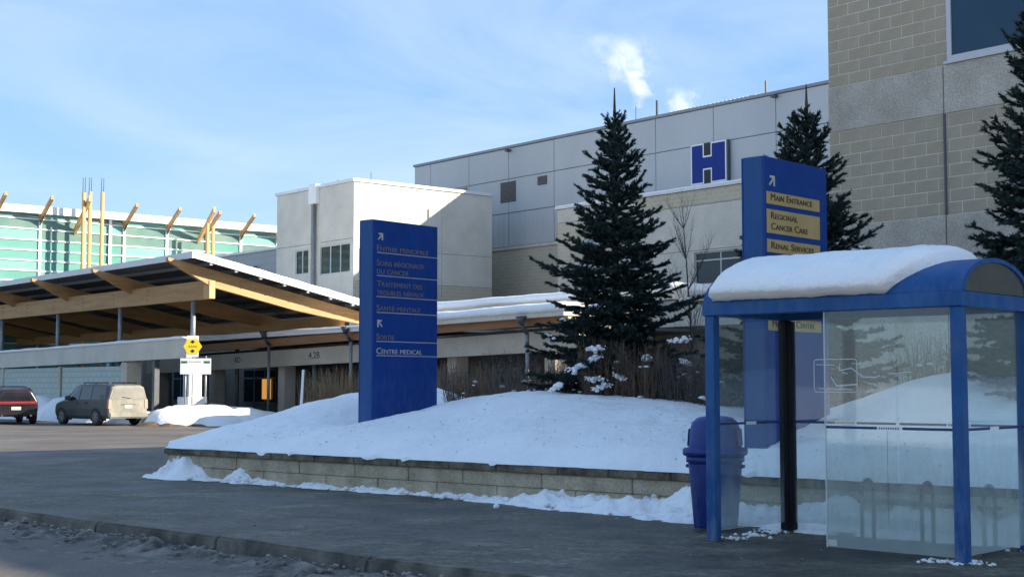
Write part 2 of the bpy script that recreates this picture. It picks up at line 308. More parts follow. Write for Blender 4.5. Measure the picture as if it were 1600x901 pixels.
def M_walk():
    m, n, l, b = base_mat('damp_salted_pavement'); t = n.new('ShaderNodeTexCoord'); mp_ = n.new('ShaderNodeMapping'); mp_.inputs['Rotation'].default_value = (0, 0, R(41)); mp_.inputs['Scale'].default_value = (.75, 1.35, 1); l.new(t.outputs['Object'], mp_.inputs[0])
    def nz_(sc, det, vec): x = n.new('ShaderNodeTexNoise'); x.inputs['Scale'].default_value = sc; x.inputs['Detail'].default_value = det; x.inputs['Roughness'].default_value = .62; l.new(vec, x.inputs['Vector']); return x.outputs['Fac']
    def rmp(f, lo, hi, a, c): r_ = n.new('ShaderNodeValToRGB'); r_.color_ramp.elements[0].position = lo; r_.color_ramp.elements[1].position = hi; r_.color_ramp.elements[0].color = (*a, 1); r_.color_ramp.elements[1].color = (*c, 1); l.new(f, r_.inputs[0]); return r_.outputs[0]
    def mul(a, c, k=1): x = n.new('ShaderNodeMix'); x.data_type = 'RGBA'; x.blend_type = 'MULTIPLY'; x.inputs['Factor'].default_value = k; l.new(a, x.inputs['A']); l.new(c, x.inputs['B']); return x.outputs['Result']
    big = nz_(.55, 6, mp_.outputs[0]); c = rmp(big, .36, .64, (.034, .031, .026), (.15, .142, .115))
    c = mul(c, rmp(nz_(3.2, 6, mp_.outputs[0]), .3, .7, (.6, .6, .6), (1.4, 1.38, 1.32))); c = mul(c, rmp(nz_(42, 3, t.outputs['Object']), .35, .65, (.72, .72, .72), (1.3, 1.3, 1.3))); c = mul(c, rmp(nz_(11, 6, t.outputs['Object']), .36, .64, (.62, .62, .61), (1.45, 1.45, 1.42))); c = mul(c, rmp(nz_(1.1, 8, t.outputs['Object']), .38, .62, (.7, .7, .7), (1.25, 1.25, 1.25)))
    l.new(c, b.inputs['Base Color']); ro = rmp(big, .36, .64, (.42, .42, .42), (.8, .8, .8)); l.new(ro, b.inputs['Roughness']); b.inputs['Specular IOR Level'].default_value = .35
    bb = n.new('ShaderNodeBump'); bb.inputs['Strength'].default_value = .7; bb.inputs['Distance'].default_value = .03; l.new(nz_(16, 6, t.outputs['Object']), bb.inputs['Height']); l.new(bb.outputs[0], b.inputs['Normal']); return m
MT['walk'] = M_walk()
def weather(m, col, zfull, zclear, amt):      # dried salt spray: streaky, thicker low down
    n = m.node_tree.nodes; l = m.node_tree.links; b = n['Principled BSDF']; src = b.inputs['Base Color'].links[0].from_socket
    t = n.new('ShaderNodeTexCoord'); mp_ = n.new('ShaderNodeMapping'); mp_.inputs['Scale'].default_value = (6, 6, 1.6); l.new(t.outputs['Object'], mp_.inputs[0])
    x = n.new('ShaderNodeTexNoise'); x.inputs['Scale'].default_value = 1.5; x.inputs['Detail'].default_value = 9; x.inputs['Roughness'].default_value = .7; l.new(mp_.outputs[0], x.inputs['Vector'])
    r1 = n.new('ShaderNodeMapRange'); r1.inputs['From Min'].default_value = .45; r1.inputs['From Max'].default_value = .75; l.new(x.outputs['Fac'], r1.inputs[0])
    sp = n.new('ShaderNodeSeparateXYZ'); l.new(t.outputs['Object'], sp.inputs[0]); r2 = n.new('ShaderNodeMapRange'); r2.inputs['From Min'].default_value = zfull; r2.inputs['From Max'].default_value = zclear; r2.inputs['To Min'].default_value = amt; r2.inputs['To Max'].default_value = amt * .22; l.new(sp.outputs['Z'], r2.inputs[0])
    mu = n.new('ShaderNodeMath'); mu.operation = 'MULTIPLY'; l.new(r1.outputs[0], mu.inputs[0]); l.new(r2.outputs[0], mu.inputs[1])
    mm = n.new('ShaderNodeMix'); mm.data_type = 'RGBA'; mm.inputs['B'].default_value = (*col, 1); l.new(mu.outputs[0], mm.inputs['Factor']); l.new(src, mm.inputs['A']); l.new(mm.outputs['Result'], b.inputs['Base Color'])
weather(MT['blue'], (.30, .33, .36), .0, 1.3, .55); weather(MT['binb'], (.28, .30, .34), .0, .8, .40); weather(MT['blue2'], (.25, .28, .34), .3, 1.6, .22); weather(MT['blueside'], (.25, .28, .34), .3, 1.6, .22)
MT['pane'] = M_glass('shelter_glass_salt_sprayed', .03, .40, .12, 1.15)
MT['pane_side'] = M_glass('shelter_glass_side', .015, .24, -.05, .85)

# ---------------------------------------------------------------- setting: ground, pavement, kerb
mb = MB(); mb.add([(-900, -700, -.13), (900, -700, -.13), (900, 1600, -.13), (-900, 1600, -.13)], [(0, 1, 2, 3)])
tag(mb.build('road', MT['road']), kind='structure')
mb = MB(); mb.add([(-900, -700, -.124), (900, -700, -.124), (900, -26, -.124), (14, -14, -.124), (-30, 8, -.124), (-900, 120, -.124)], [(0, 1, 2, 3, 4, 5)])
tag(mb.build('bounce_snow_field', MT['snow']), kind='structure')  # unseen snow sheet behind the camera, added to bounce sunlight into the shade
KX = Vector((.729, -.685, 0)); KX.normalize(); KY = Vector((-KX.y, KX.x, 0))
K0 = Vector((-6.51, 17.81, 0))                                   # a point on the kerb line
def Kw(x, y, z=0): p = K0 + KX * x + KY * y; return (p.x, p.y, z)
# pavement: between the kerb and the planter, with a bent far-left edge along the driveway
pts = [Kw(-6, .16), Kw(40, .16), Kw(40, 14), Kw(9, 14), (-2.0, 33.6, 0), (-8.3, 33.3, 0), (-9.65, 26.3, 0), (-11.6, 22.9, 0)]
mb = MB(); n = len(pts)
mb.add([(p[0], p[1], 0.) for p in pts] + [(p[0], p[1], -.2) for p in pts], [tuple(range(n))] + [(i, i + n, (i + 1) % n + n, (i + 1) % n) for i in range(n)])
tag(mb.build('pavement', MT['walk']), kind='structure')
kerb = tag(bpy.data.objects.new('kerb', None), kind='structure'); COL.objects.link(kerb)
x = -5.95
while x < 24:
    L = random.choice([2.4, 2.9, 3.3]); mb = MB(); dz = random.uniform(-.012, .012)
    a = [Kw(x + .004, 0, -.3), Kw(x + L - .004, 0, -.3), Kw(x + L - .004, .155, -.3), Kw(x + .004, .155, -.3)]
    b = [Kw(x + .004, .05, .010 + dz), Kw(x + L - .004, .05, .010 - dz), Kw(x + L - .004, .155, .010 - dz), Kw(x + .004, .155, .010 + dz)]
    mb.hexa(a, b).build('kerbstone', MT['kerb'], kerb, bevel=.025, seg=2); x += L

# ---------------------------------------------------------------- planter: snow bank and retaining wall
P0 = Vector((-5.97, 24.16, 0)); PX = Vector((math.cos(R(-40)), math.sin(R(-40)), 0)); PY = Vector((-PX.y, PX.x, 0))
def Pw(x, y, z=0): p = P0 + PX * x + PY * y; return Vector((p.x, p.y, z))
def toP(X, Y): d = Vector((X, Y, 0)) - P0; return d.dot(PX), d.dot(PY)
cps = []
for (X, Y, z) in [(-5.53, 25.5, .75), (-4.98, 27, .93), (-4.2, 28.5, 1.15), (-3.26, 29.5, 1.40), (-1.5, 30, 1.5), (-5.6, 30.5, .6), (-3.5, 32.5, .75), (-1.38, 25.3, 1.22), (-2.5, 23.7, .93), (-3.0, 24.7, .86), (-2.2, 25.6, .98), (-2.95, 25.3, .90), (-3.25, 26.3, 1.20), (-3.3, 27.6, 1.36)]:
    cps.append((*toP(X, Y), z))
cps += [(3.7, 3, 1.27), (4.7, 3, 1.365), (5.7, 3, 1.42), (6.6, 3, 1.35), (7.35, 3, 1.28), (8.9, 3, 1.21), (10.6, 3, 1.12), (12.3, 3, 1.67), (13.65, 3, 1.77), (16, 3, 1.75), (19, 3, 1.6)]
cps += [(xx, 0., .56) for xx in np.arange(0, 20.1, 1.5)] + [(xx, .5, .70 + .02 * min(xx, 6)) for xx in np.arange(1.5, 20.1, 2.)]
cps += [(xx, 1.6, .95 + .012 * xx) for xx in (5, 7, 9, 11, 13.5, 17)] + [(xx, 7, .95) for xx in (1, 4, 7, 10, 14, 19)] + [(xx, 10, .5) for xx in (0, 5, 10, 15, 20)]
cps += [(-1.2, 1.05, .55), (-3.2, 2.9, .45), (-6, 5.4, .35), (-9, 8, .3)]
C = np.array(cps)
def tps(a, b):
    r = np.linalg.norm(a[:, None, :] - b[None, :, :], axis=-1); return np.where(r > 0, r * r * np.log(np.maximum(r, 1e-9)), 0)
K = tps(C[:, :2], C[:, :2]) + .004 * np.eye(len(C)); Q = np.hstack([np.ones((len(C), 1)), C[:, :2]])
sol = np.linalg.solve(np.block([[K, Q], [Q.T, np.zeros((3, 3))]]), np.concatenate([C[:, 2], np.zeros(3)]))
def snow_z(q): q = np.asarray(q, float).reshape(-1, 2); return tps(q, C[:, :2]) @ sol[:-3] + np.hstack([np.ones((len(q), 1)), q]) @ sol[-3:]
def snow_w(X, Y): return float(snow_z([toP(X, Y)])[0])
nu, nv = 330, 130
vv = np.concatenate([np.linspace(-.10, .35, 16), np.linspace(.35, 10, nv - 16)[1:]]); nv = len(vv)
q = np.zeros((nv, nu, 2))
for i, b_ in enumerate(vv):
    q[i, :, 1] = b_; q[i, :, 0] = np.linspace(-1.155 * max(b_, 0) - .05, 20, nu)
Z = snow_z(q.reshape(-1, 2)).reshape(nv, nu)
Pg = np.zeros((nv, nu, 3))
for i in range(nv):
    for j in range(nu):
        xx, yy = q[i, j]; z = Z[i, j] + .10 * fbm(xx * .75, yy * .75, 1) + .04 * fbm(xx * 2.6, yy * 2.6, 5) + .012 * fbm(xx * 9, yy * 9, 6, 2) - .12 * max(0, fbm(xx * 1.9, yy * 1.9, 14, 2) - .22)
        lip = -.02 + .16 * fbm(xx * 1.1, 0, 9, 3) + .05 * fbm(xx * 5, 0, 3, 2); tong = max(0, fbm(xx * 1.7, 0, 44, 3) - .20) * .6      # ragged overhanging edge on the capstones
        if yy < .22:
            t = (yy + .10) / .32; yy2 = lip + (.22 - lip) * t
            z = .505 + (z - .505) * math.sqrt(max(0, 1 - (1 - t) ** 2)); yy = yy2
            if tong > 0 and t < .2: yy = min(yy, -.058 + .1 * t); z -= min(.09, tong) * (1 - t / .2)
        if j == 0 or i == nv - 1: z = -.2 if vv[i] > .4 else .5
        Pg[i, j] = Pw(xx, yy, max(z, -.2))
tag(grid_mesh('snow_bank', Pg, MT['snow']), kind='structure')

wall = thing('retaining_wall', 'low buff block retaining wall with dark capstones holding the snow bank', 'retaining wall', Pw(0, 0), R(-40))
for course, (z0, z1, dep) in enumerate([(-.05, .198, 0.), (.202, .398, .012)]):
    x = -.3 - course * .55
    while x < 17.5:
        L = random.uniform(1.05, 1.55); j = random.uniform(-.008, .008)
        MB().box(max(x, 0) + .004, x + L - .004, dep + j, .34, z0, z1).build('block', MT['block'], wall, bevel=.010, seg=2); x += L
x = -.04
while x < 17.5:
    L = random.uniform(.75, 1.1); j = random.uniform(-.012, .012)
    MB().box(x + .004, x + L - .004, -.035 + j, .36, .402, .502 + random.uniform(-.004, .004)).build('capstone', MT['cap'], wall, bevel=.012, seg=2); x += L
for course, (z0, z1) in enumerate([(-.05, .198), (.202, .398), (.402, .5)]):     # left return, running back
    for k in range(3):
        a = Vector((-1.155 * .8 * k - .02, .8 * k + .35, 0)); b_ = Vector((-1.155 * .8 * (k + 1) - .02, .8 * (k + 1) + .35, 0))
        d = (b_ - a).normalized(); a += d * .006; b_ -= d * .006; nn = Vector((-d.y, d.x, 0)) * .3
        MB().hexa([(p.x, p.y, z0) for p in (a, a - nn, b_ - nn, b_)], [(p.x, p.y, z1) for p in (a, a - nn, b_ - nn, b_)]).build('block' if course < 2 else 'capstone', MT['block'] if course < 2 else MT['cap'], wall)

# snow kicked up along the wall foot: thin, ragged, deeper towards the shelter
def drift(name, fn, x0, x1, y0, y1, res, tow, mat, label=None):
    nx = int((x1 - x0) / res); ny = int((y1 - y0) / res); H = np.zeros((ny, nx)); V = []; idx = -np.ones((ny, nx), int)
    for i in range(ny):
        for j in range(nx): H[i, j] = fn(x0 + j * res, y0 + i * res)
    F = []
    for i in range(ny - 1):
        for j in range(nx - 1):
            if max(H[i, j], H[i + 1, j], H[i, j + 1], H[i + 1, j + 1]) <= 0: continue
            f = []
            for (a, b_) in ((i, j), (i, j + 1), (i + 1, j + 1), (i + 1, j)):
                if idx[a, b_] < 0:
                    p = tow(x0 + b_ * res + .4 * res * mnoise.noise((a * .7, b_ * .7, 3)), y0 + a * res); idx[a, b_] = len(V); V.append((p[0], p[1], max(H[a, b_], -.02)))
                f.append(idx[a, b_])
            F.append(f)
    o = npmesh(name, V, F, mat, None, True); tag(o, label, kind='stuff'); return o
def wallfoot(x, y):       # y negative = away from wall
    amp = .085 + .19 * max(0, min(1, (x - 7.4) / 3.0)) + .42 * math.exp(-((x - .35) / .42) ** 2) + .26 * math.exp(-((x - 2.05) / .25) ** 2)
    reach = .22 + .95 * max(0, min(1, (x - 6.6) / 4)) + .35 * math.exp(-((x - .35) / .5) ** 2) + .15 * math.exp(-((x - 2.05) / .3) ** 2)
    d = -y / reach
    n1 = fbm(x * 1.7, y * 2.2, 4, 5, 2.1, .58)
    n2 = fbm(x * 5.5, y * 5.5, 11, 3)
    return amp * (max(0, 1 - d) ** .8) * (1.0 + 1.5 * n1) - .16 * amp - .02 + .07 * n2 + .25 * amp * n1 - (.2 if d > 1.15 else 0)
drift('wall_foot_snow', wallfoot, -.35, 16.5, -1.7, .06, .035, lambda x, y: Pw(x, y), MT['snow_crust'], 'ragged crusted snow along the foot of the retaining wall')
# slush ridge in the gutter and over the kerb
def slush(x, y):
    n1 = fbm(x * .8, y * 1.3, 21, 4); n2 = fbm(x * 3.4, y * 3.4, 31, 4, 2.2, .6)
    ridge = math.exp(-((y + .33) / .30) ** 2) + .35 * math.exp(-((y + 1.0) / .45) ** 2)
    return -.13 + ridge * (.055 + .15 * n1 + .13 * n2) + .03 * n2 - .03
def slush2(x, y):
    h_ = slush(x, y); return h_ if h_ > -.125 else -9
drift('gutter_slush', lambda x, y: (slush(x, y) + .13) , -5.5, 14, -1.9, .04, .04, lambda x, y: Kw(x, y), MT['slush'], 'dirty frozen slush lying in the gutter along the kerb').location.z = -.127
chunks = MB()
def lump(mb, c, r, seed, sq=.7, it=1):
    bm = bmesh.new(); bmesh.ops.create_icosphere(bm, subdivisions=it, radius=1)
    vs_ = []
    for v in bm.verts:
        p = v.co * (1 + .45 * mnoise.noise(v.co * 1.6 + Vector((seed * 3.1, 0, 0)))); vs_.append((c[0] + p.x * r, c[1] + p.y * r * .9, c[2] + p.z * r * sq))
    mb.add(vs_, [tuple(v.index for v in f.verts) for f in bm.faces]); bm.free()
for k in range(260):
    x = random.uniform(-3, 9); y = random.gauss(-.28, .22); r = random.uniform(.008, .034) * (2.1 if random.random() < .10 else 1)
    if y > .02: y = -.1
    p = Kw(x, y); lump(chunks, (p[0], p[1], -.10 + max(0, slush(x, y) + .13)), r, k)
for k in range(240):
    x = random.uniform(-2, 15); y = random.uniform(.3, 5.5); r = random.uniform(.006, .016); p = Kw(x, y); lump(chunks, (p[0], p[1], .004), r, k, .5)
tag(chunks.build('ice_crumbs', MT['grit']), 'crumbs of dirty ice scattered along the kerb and pavement', kind='stuff')
crown = MB()
for k in range(150):
    x = random.choice([random.uniform(8, 14.5), random.uniform(0, 1.2), random.uniform(1.7, 2.5), random.uniform(3, 8)]); y = -abs(random.gauss(0.1, .3)) * (1 if x > 8 else .4)
    lump(crown, Pw(x, y - .03, .02 + .5 * max(0, wallfoot(x, y))), random.uniform(.02, .06), k + 900)
tag(crown.build('snow_crumbs', MT['snow_crust'], smooth=True), 'loose snow crumbs fallen beside the retaining wall', kind='stuff')

lit = MB(); rg = random.Random(12)
for k in range(170):
    a, b_ = rg.uniform(.5, 14), rg.betavariate(1.2, 2.4) * 3.2 + .1; p = Pw(a, b_, snow_z([(a, b_)])[0] + .02); an = rg.random() * 3.14; L = rg.uniform(.008, .05)
    lit.tube(p, p + Vector((math.cos(an) * L, math.sin(an) * L, rg.uniform(0, .012))), .0035, .003, 4)
tag(lit.build('snow_litter', MT['soil']), 'dark needles and grit blown onto the snow bank', kind='stuff')
# ---------------------------------------------------------------- sign pylons
def text_me(s, h, w=None, smallcaps=True, ext=.003):
    cu = bpy.data.curves.new('t', 'FONT'); cu.body = s; cu.size = h / .72; cu.extrude = ext; cu.resolution_u = 3
    if smallcaps:
        cu.small_caps_scale = .76
        for f in cu.body_format: f.use_small_caps = True
    o = bpy.data.objects.new('t', cu); COL.objects.link(o); dg = bpy.context.evaluated_depsgraph_get(); dg.update()
    me = bpy.data.meshes.new_from_object(o.evaluated_get(dg)); bpy.data.objects.remove(o); bpy.data.curves.remove(cu)
    co = np.empty(len(me.vertices) * 3, np.float32); me.vertices.foreach_get('co', co); co = co.reshape(-1, 3)
    sx = 1 if w is None else w / max(1e-6, co[:, 0].max() - co[:, 0].min())
    x = (co[:, 0] - co[:, 0].min()) * sx; z = co[:, 1].copy(); y = -co[:, 2].copy()
    co[:, 0] = x; co[:, 1] = y; co[:, 2] = z; me.vertices.foreach_set('co', co.ravel()); me.update(); return me
def lettering(s, x, y, z, h, w, mat, parent, smallcaps=True):
    me = text_me(s, h, w, smallcaps); me.materials.clear(); o = obj('lettering', me, mat, parent); o.location = (x, y, z); return o
def arrow_part(x, z, s, direction, parent, mat, y):
    # arrow to the upper right ('ne') or upper left ('nw')
    p = [(-.5, -.36), (.12, .26), (-.34, .26), (-.34, .5), (.5, .5), (.5, -.5), (.26, -.5), (.26, .10), (-.36, -.5)]
    if direction == 'nw': p = [(-a, b_) for a, b_ in p][::-1]
    o = MB().prism([(a * s, b_ * s) for a, b_ in p], 0, .006).build('arrow', mat, parent); o.location = (x, y, z); return o
def pylon(name, label, loc, rz, W_, D_, top, base):
    t = thing(name, label, 'sign', (loc[0], loc[1], base), R(rz)); h_ = top - base
    MB().box(0, W_, .02, D_ - .02, 0, h_).build('body', MT['blueside'], t, bevel=.006)
    MB().box(.0, W_, -.006, .018, .004, h_ - .004).build('front_face', MT['blue2'], t, bevel=.004)
    MB().box(.0, W_, D_ - .018, D_ + .006, .004, h_ - .004).build('rear_face', MT['blue2'], t, bevel=.004)
    return t, h_
base_l = .5
t, H_ = pylon('sign_pylon', 'tall blue wayfinding pylon with faded French lettering standing in the snow bank', (-2.415, 24.0), 49.5, 1.62, .335, 4.465, base_l)
fy = -.0095
arrow_part(.17, H_ - .293, .125, 'ne', t, MT['arrow'], fy - .004)
arrow_part(.17, H_ - 1.81, .125, 'nw', t, MT['arrow'], fy - .004)
for (dz, txts) in [(.573, [('Entrée principale', 1.28)]), (.974, [('Soins régionaux', 1.18), ('du cancer', .78)]), (1.34, [('Traitement des', 1.13), ('troubles rénaux', 1.17)]), (1.616, [('Santé mentale', 1.08)]), (2.119, [('Sortie', .43)]), (2.365, [('Centre medical', 1.13)])]:
    z = H_ - dz
    MB().box(.09, 1.615, fy - .003, fy + .002, z - .012, z + .006).build('rule_line', MT['rule'], t)
    for i, (s, w) in enumerate(txts[::-1]):
        lettering(s, .09, fy, z + .028 + i * .145, .108, w, MT['faded'] if not s.startswith('Centre') else MT['arrow'], t)
t, H_ = pylon('sign_pylon', 'tall blue wayfinding pylon with tan English panels behind the bus shelter', (3.125, 17.1), 47, 1.5, .325, 4.435, .45)
arrow_part(.17, H_ - .3, .13, 'ne', t, MT['arrow'], fy - .004)
for (d0, d1, rows) in [(.441, .595, [('Main Entrance', .98, .05)]), (.66, .961, [('Regional', .62, .183), ('Cancer Care', .86, .05)]), (1.035, 1.20, [('Renal Services', 1.0, .05)]), (2.02, 2.17, [('Medical Centre', 1.0, .045)])]:
    pn = MB().box(.04, 1.30, fy - .006, fy + .002, H_ - d1, H_ - d0).build('name_panel', MT['tan'], t)
    for (s, w, up) in rows: lettering(s, .13, fy - .0095, H_ - d1 + up, .088, w, MT['ink'], pn)

# ---------------------------------------------------------------- bus shelter
S0 = Vector((2.07, 14.36, 0)); S_ROT = -43.0; SL, SD = 2.68, 1.40
sh = thing('bus_shelter', 'blue framed glass bus shelter with barrel roof and salt sprayed panes on the pavement', 'bus shelter', S0, R(S_ROT))
pw = .055
for (x, y, m) in [(0, 0, 'blue'), (SL, 0, 'blue'), (SL, SD, 'blue'), (0, SD, 'black')]:
    pst = MB().box(x - pw, x + pw, y - pw, y + pw, .0, 2.30).build('post', MT[m], sh, bevel=.006)
    MB().box(x - pw - .02, x + pw + .02, y - pw - .02, y + pw + .02, 0, .012).build('base_plate', MT['dksteel'], pst)
    MB().box(x - pw - .008, x - pw, y - .012, y + .012, .05, 2.27).build('glazing_channel', MT['black'] if m == 'black' else MT['blue'], pst)
MB().box(.062, .098, SD - .05, SD + .05, .02, 2.29).build('mullion', MT['black'], sh)
ov = .075; z0, z1 = 2.302, 2.44
for (a, b_, c, d) in [(-ov, SL + ov, -ov, -ov + .09), (-ov, SL + ov, SD + ov - .09, SD + ov), (-ov, -ov + .09, -ov + .0905, SD + ov - .0905), (SL + ov - .09, SL + ov, -ov + .0905, SD + ov - .0905)]:
    MB().box(a, b_, c, d, z0, z1).build('fascia', MT['blue'], sh, bevel=.008)
MB().box(-ov + .091, SL + ov - .091, -ov + .091, SD + ov - .091, z1 - .05, z1 - .03).build('ceiling', MT['dksteel'], sh)
rise = .335; rw = SD / 2 + ov - .03; yc = SD / 2
def arch(t, k=0.): a = math.pi * t; return (yc - math.cos(a) * (rw + k), z1 + .004 + math.sin(a) * (rise + k))
N = 20
rows = [[(x, *arch(i / N)) for i in range(N + 1)] for x in (-ov + .03, SL + ov - .03)]
mb = MB().rings([rows[0], rows[1]], close=False, cap0=False, cap1=False); mb.rings([[(p[0], yc + (p[1] - yc) * .985, p[2] - .012) for p in rows[0]], [(p[0], yc + (p[1] - yc) * .985, p[2] - .012) for p in rows[1]]][::-1], close=False, cap0=False, cap1=False)
mb.build('barrel_roof', MT['blue'], sh, smooth=True)
for x, s in ((-ov + .03, -1), (SL + ov - .03, 1)):
    mb = MB(); o_ = [arch(i / N) for i in range(N + 1)]; i_ = [(yc + (y - yc) * .90, z1 + .004 + (z - z1) * .87) for y, z in o_]
    for k in range(N):
        mb.hexa([(x, *o_[k]), (x, *o_[k + 1]), (x, *i_[k + 1]), (x, *i_[k])], [(x + .025 * s, *o_[k]), (x + .025 * s, *o_[k + 1]), (x + .025 * s, *i_[k + 1]), (x + .025 * s, *i_[k])])
    mb.build('arch_rim', MT['blue'], sh)
    mb = MB(); mb.add([(x + .006 * s, y, z) for y, z in i_], [tuple(range(N + 1))]); mb.build('gable_panel', MT['smoke'], sh)
for k in (.33, .66):
    x = -ov + .03 + (SL + 2 * ov - .06) * k
    mb = MB().rings([[(x - .02, *arch(i / N, .008)) for i in range(N + 1)], [(x + .02, *arch(i / N, .008)) for i in range(N + 1)]], close=False, cap0=False, cap1=False); mb.build('roof_rib', MT['blue'], sh, smooth=True)
def pane(x0, x1, y0, y1, z0, z1, mat='pane'):
    o = MB().box(x0, x1, y0, y1, z0, z1).build('glass_pane', MT[mat], sh); return o
def stripe(x0, x1, y0, y1, along, par, gaps=True):
    z0, z1 = 1.178, 1.203
    if along == 'x':
        m_ = (x0 + x1) / 2
        for a, b_ in ((x0 + .01, m_ - .11), (m_ + .15, x1 - .01)): MB().box(a, b_, y0 - .0035, y0 - .0005, z0, z1).build('safety_stripe', MT['stripe'], par)
        MB().box(m_ - .10, m_ + .14, y0 - .0035, y0 - .0005, z0 - .004, z1 + .004).build('maker_label', MT['signwhite'], par)
        for k in range(9): MB().box(m_ - .09 + k * .024, m_ - .078 + k * .024, y0 - .0045, y0 - .0036, z0 + .003, z1 - .003).build('print', MT['stripe'], par)
    else:
        m_ = (y0 + y1) / 2
        for a, b_ in ((y0 + .01, m_ - .1), (m_ + .1, y1 - .01)): MB().box(x0 + .0005, x0 + .0035, a, b_, z0, z1).build('safety_stripe', MT['stripe'], par)
        MB().box(x0 + .0005, x0 + .0035, m_ - .095, m_ + .095, z0 - .004, z1 + .004).build('maker_label', MT['signwhite'], par)
g = pane(1.31, SL - pw, -.004, .004, .05, 2.30); stripe(1.31, SL - pw, -.004, 0, 'x', g)
MB().box(1.305, 1.315, -.0065, .0065, .045, 2.30).build('edge_trim', MT['etched'], g)
MB().box(1.32, 1.42, -.008, -.0045, .06, .12).build('clamp_label', MT['plate'], g)
MB().box(1.96, 1.963, -.0055, -.0042, .3, 1.17).build('edge_trim', MT['dksteel'], g)
g = pane(-.004, .004, pw, SD - pw, .10, 2.30, 'pane_side'); stripe(.004, 0, pw, SD - pw, 'y', g)
g = pane(SL - .004, SL + .004, pw, SD - pw, .06, 2.30); stripe(SL + .004, 0, pw, SD - pw, 'y', g)
MB().box(SL + .0045, SL + .008, .075, .115, 2.14, 2.24).build('sticker', MT['signwhite'], g)
MB().box(SL + .0082, SL + .0095, .083, .107, 2.17, 2.215).build('sticker_print', MT['stripe'], g)
g = pane(.11, SL * .5 - .01, SD - .004, SD + .004, .10, 2.30, 'pane_side'); stripe(.11, SL * .5 - .01, SD - .004, 0, 'x', g)
g2 = pane(SL * .5 + .01, SL - pw, SD - .004, SD + .004, .10, 2.30, 'pane_side'); stripe(SL * .5 + .01, SL - pw, SD - .004, 0, 'x', g2)
# etched rounded frame with the transit drawing on the rear pane
def rrect(x0, x1, z0, z1, r):
    p = []
    for cx, cz, a0 in ((x1 - r, z1 - r, 0), (x0 + r, z1 - r, 90), (x0 + r, z0 + r, 180), (x1 - r, z0 + r, 270)):
        for k in range(5): a = R(a0 + k * 22.5); p.append((cx + r * math.cos(a), cz + r * math.sin(a)))
    return p
def flat_line(mb, pts, w, y, close=False):
    pp = pts + [pts[0]] if close else pts
    for (a, b_), (c, d) in zip(pp[:-1], pp[1:]):
        L = math.hypot(c - a, d - b_) or 1; nx, nz_ = -(d - b_) / L * w / 2, (c - a) / L * w / 2
        mb.add([(a + nx, y, b_ + nz_), (a - nx, y, b_ - nz_), (c - nx, y, d - nz_), (c + nx, y, d + nz_)], [(0, 1, 2, 3)])
ys = -.0042
mb = MB(); flat_line(mb, rrect(1.20 - .005, 1.66, 1.525, 1.84, .03), .007, ys, True)
flat_line(mb, [(1.22, 1.79), (1.42, 1.785)], .006, ys); flat_line(mb, [(1.24, 1.56), (1.62, 1.55)], .008, ys)
flat_line(mb, [(1.38, 1.67), (1.44, 1.585), (1.66, 1.60)], .012, ys); flat_line(mb, [(1.47, 1.73), (1.6, 1.755), (1.72, 1.67), (1.86, 1.665), (1.9, 1.685)], .010, ys); flat_line(mb, [(1.47, 1.73), (1.48, 1.80)], .008, ys)
flat_line(mb, [(1.50, 1.715), (1.56, 1.70)], .008, ys); flat_line(mb, [(1.98, 1.70), (2.22, 1.715)], .007, ys); flat_line(mb, [(1.98, 1.70), (2.1, 1.69)], .004, ys)
mb.build('etched_drawing', MT['etched'], sh)
# bench inside
bn = thing('shelter_bench', 'grey metal bench with hoop armrests inside the bus shelter', 'bench', S0, R(S_ROT))
for x in (1.12, 1.78, 2.42):
    pts = [(x, 1.02, 0.0), (x, 1.02, .50)] + [(x, 1.02 + .12 - .12 * math.cos(R(a)), .50 + .12 * math.sin(R(a))) for a in range(20, 180, 20)] + [(x, 1.26, .50), (x, 1.26, 0)]
    MB().path([(p[0] , p[1], p[2]) for p in pts], .022, 10).build('hoop_armrest', MT['bench'], bn, smooth=True)
for k in range(3): MB().box(1.06, 2.50, 1.03 + k * .085, 1.10 + k * .085, .385, .42).build('seat_slat', MT['bench'], bn, bevel=.005)
# snow pillow on the roof
ns, na = 90, 44; Pg = np.zeros((na, ns, 3)); Lr = SL + 2 * ov - .06
for i in range(na):
    for j in range(ns):
        a = .035 + .93 * i / (na - 1); s = j / (ns - 1)
        send = .885 - .17 * (1 - math.sin(math.pi * a)) * (1 if a < .5 else .4) + .015 * fbm(a * 6, 0, 2)
        x = -ov + .12 + s * (send * Lr - .07)
        e = min(s / .10, (1 - s) / .10 + .0, a / .11, (1 - a + .03) / .12); e = max(0, min(1, e)); th = .03 + .15 * math.sqrt(1 - (1 - e) ** 2) * (1.12 - .22 * math.sin(math.pi * a)) + .035 * fbm(s * 5, a * 4, 3) + .014 * fbm(s * 26, a * 16, 8, 3)
        if min(s, 1 - s, a - .035, .965 - a) <= 1e-6: th = -.004
        y, z = arch(min(max(a, .0), 1), th)
        if a < .12: z -= (.12 - a) * .35 * (1 + .8 * fbm(s * 9, 0, 1)); y -= .02
        Pg[i, j] = (x, y, z)
o = grid_mesh('roof_snow', Pg, MT['snow']); o.location = S0; o.rotation_euler = (0, 0, R(S_ROT)); tag(o, 'thick rounded pillow of snow lying on the shelter roof', 'snow')
fs = MB()
for k in range(170):
    a = random.choice([(SL, 0), (SL + .05, .1), (SL - .2, -.02), (SL + .1, SD * .9), (0, .3), (0, .7), (0, 1.1)]); p = Matrix.Rotation(R(S_ROT), 3, 'Z') @ Vector((a[0] + random.gauss(0, .1), a[1] + random.gauss(0, .07), 0)) + S0
    lump(fs, (p.x, p.y, .01), random.uniform(.008, .03), k + 40, .6, 1)
tag(fs.build('post_foot_snow', MT['snow_crust'], smooth=True), 'small heaps of snow at the feet of the shelter posts', kind='stuff')

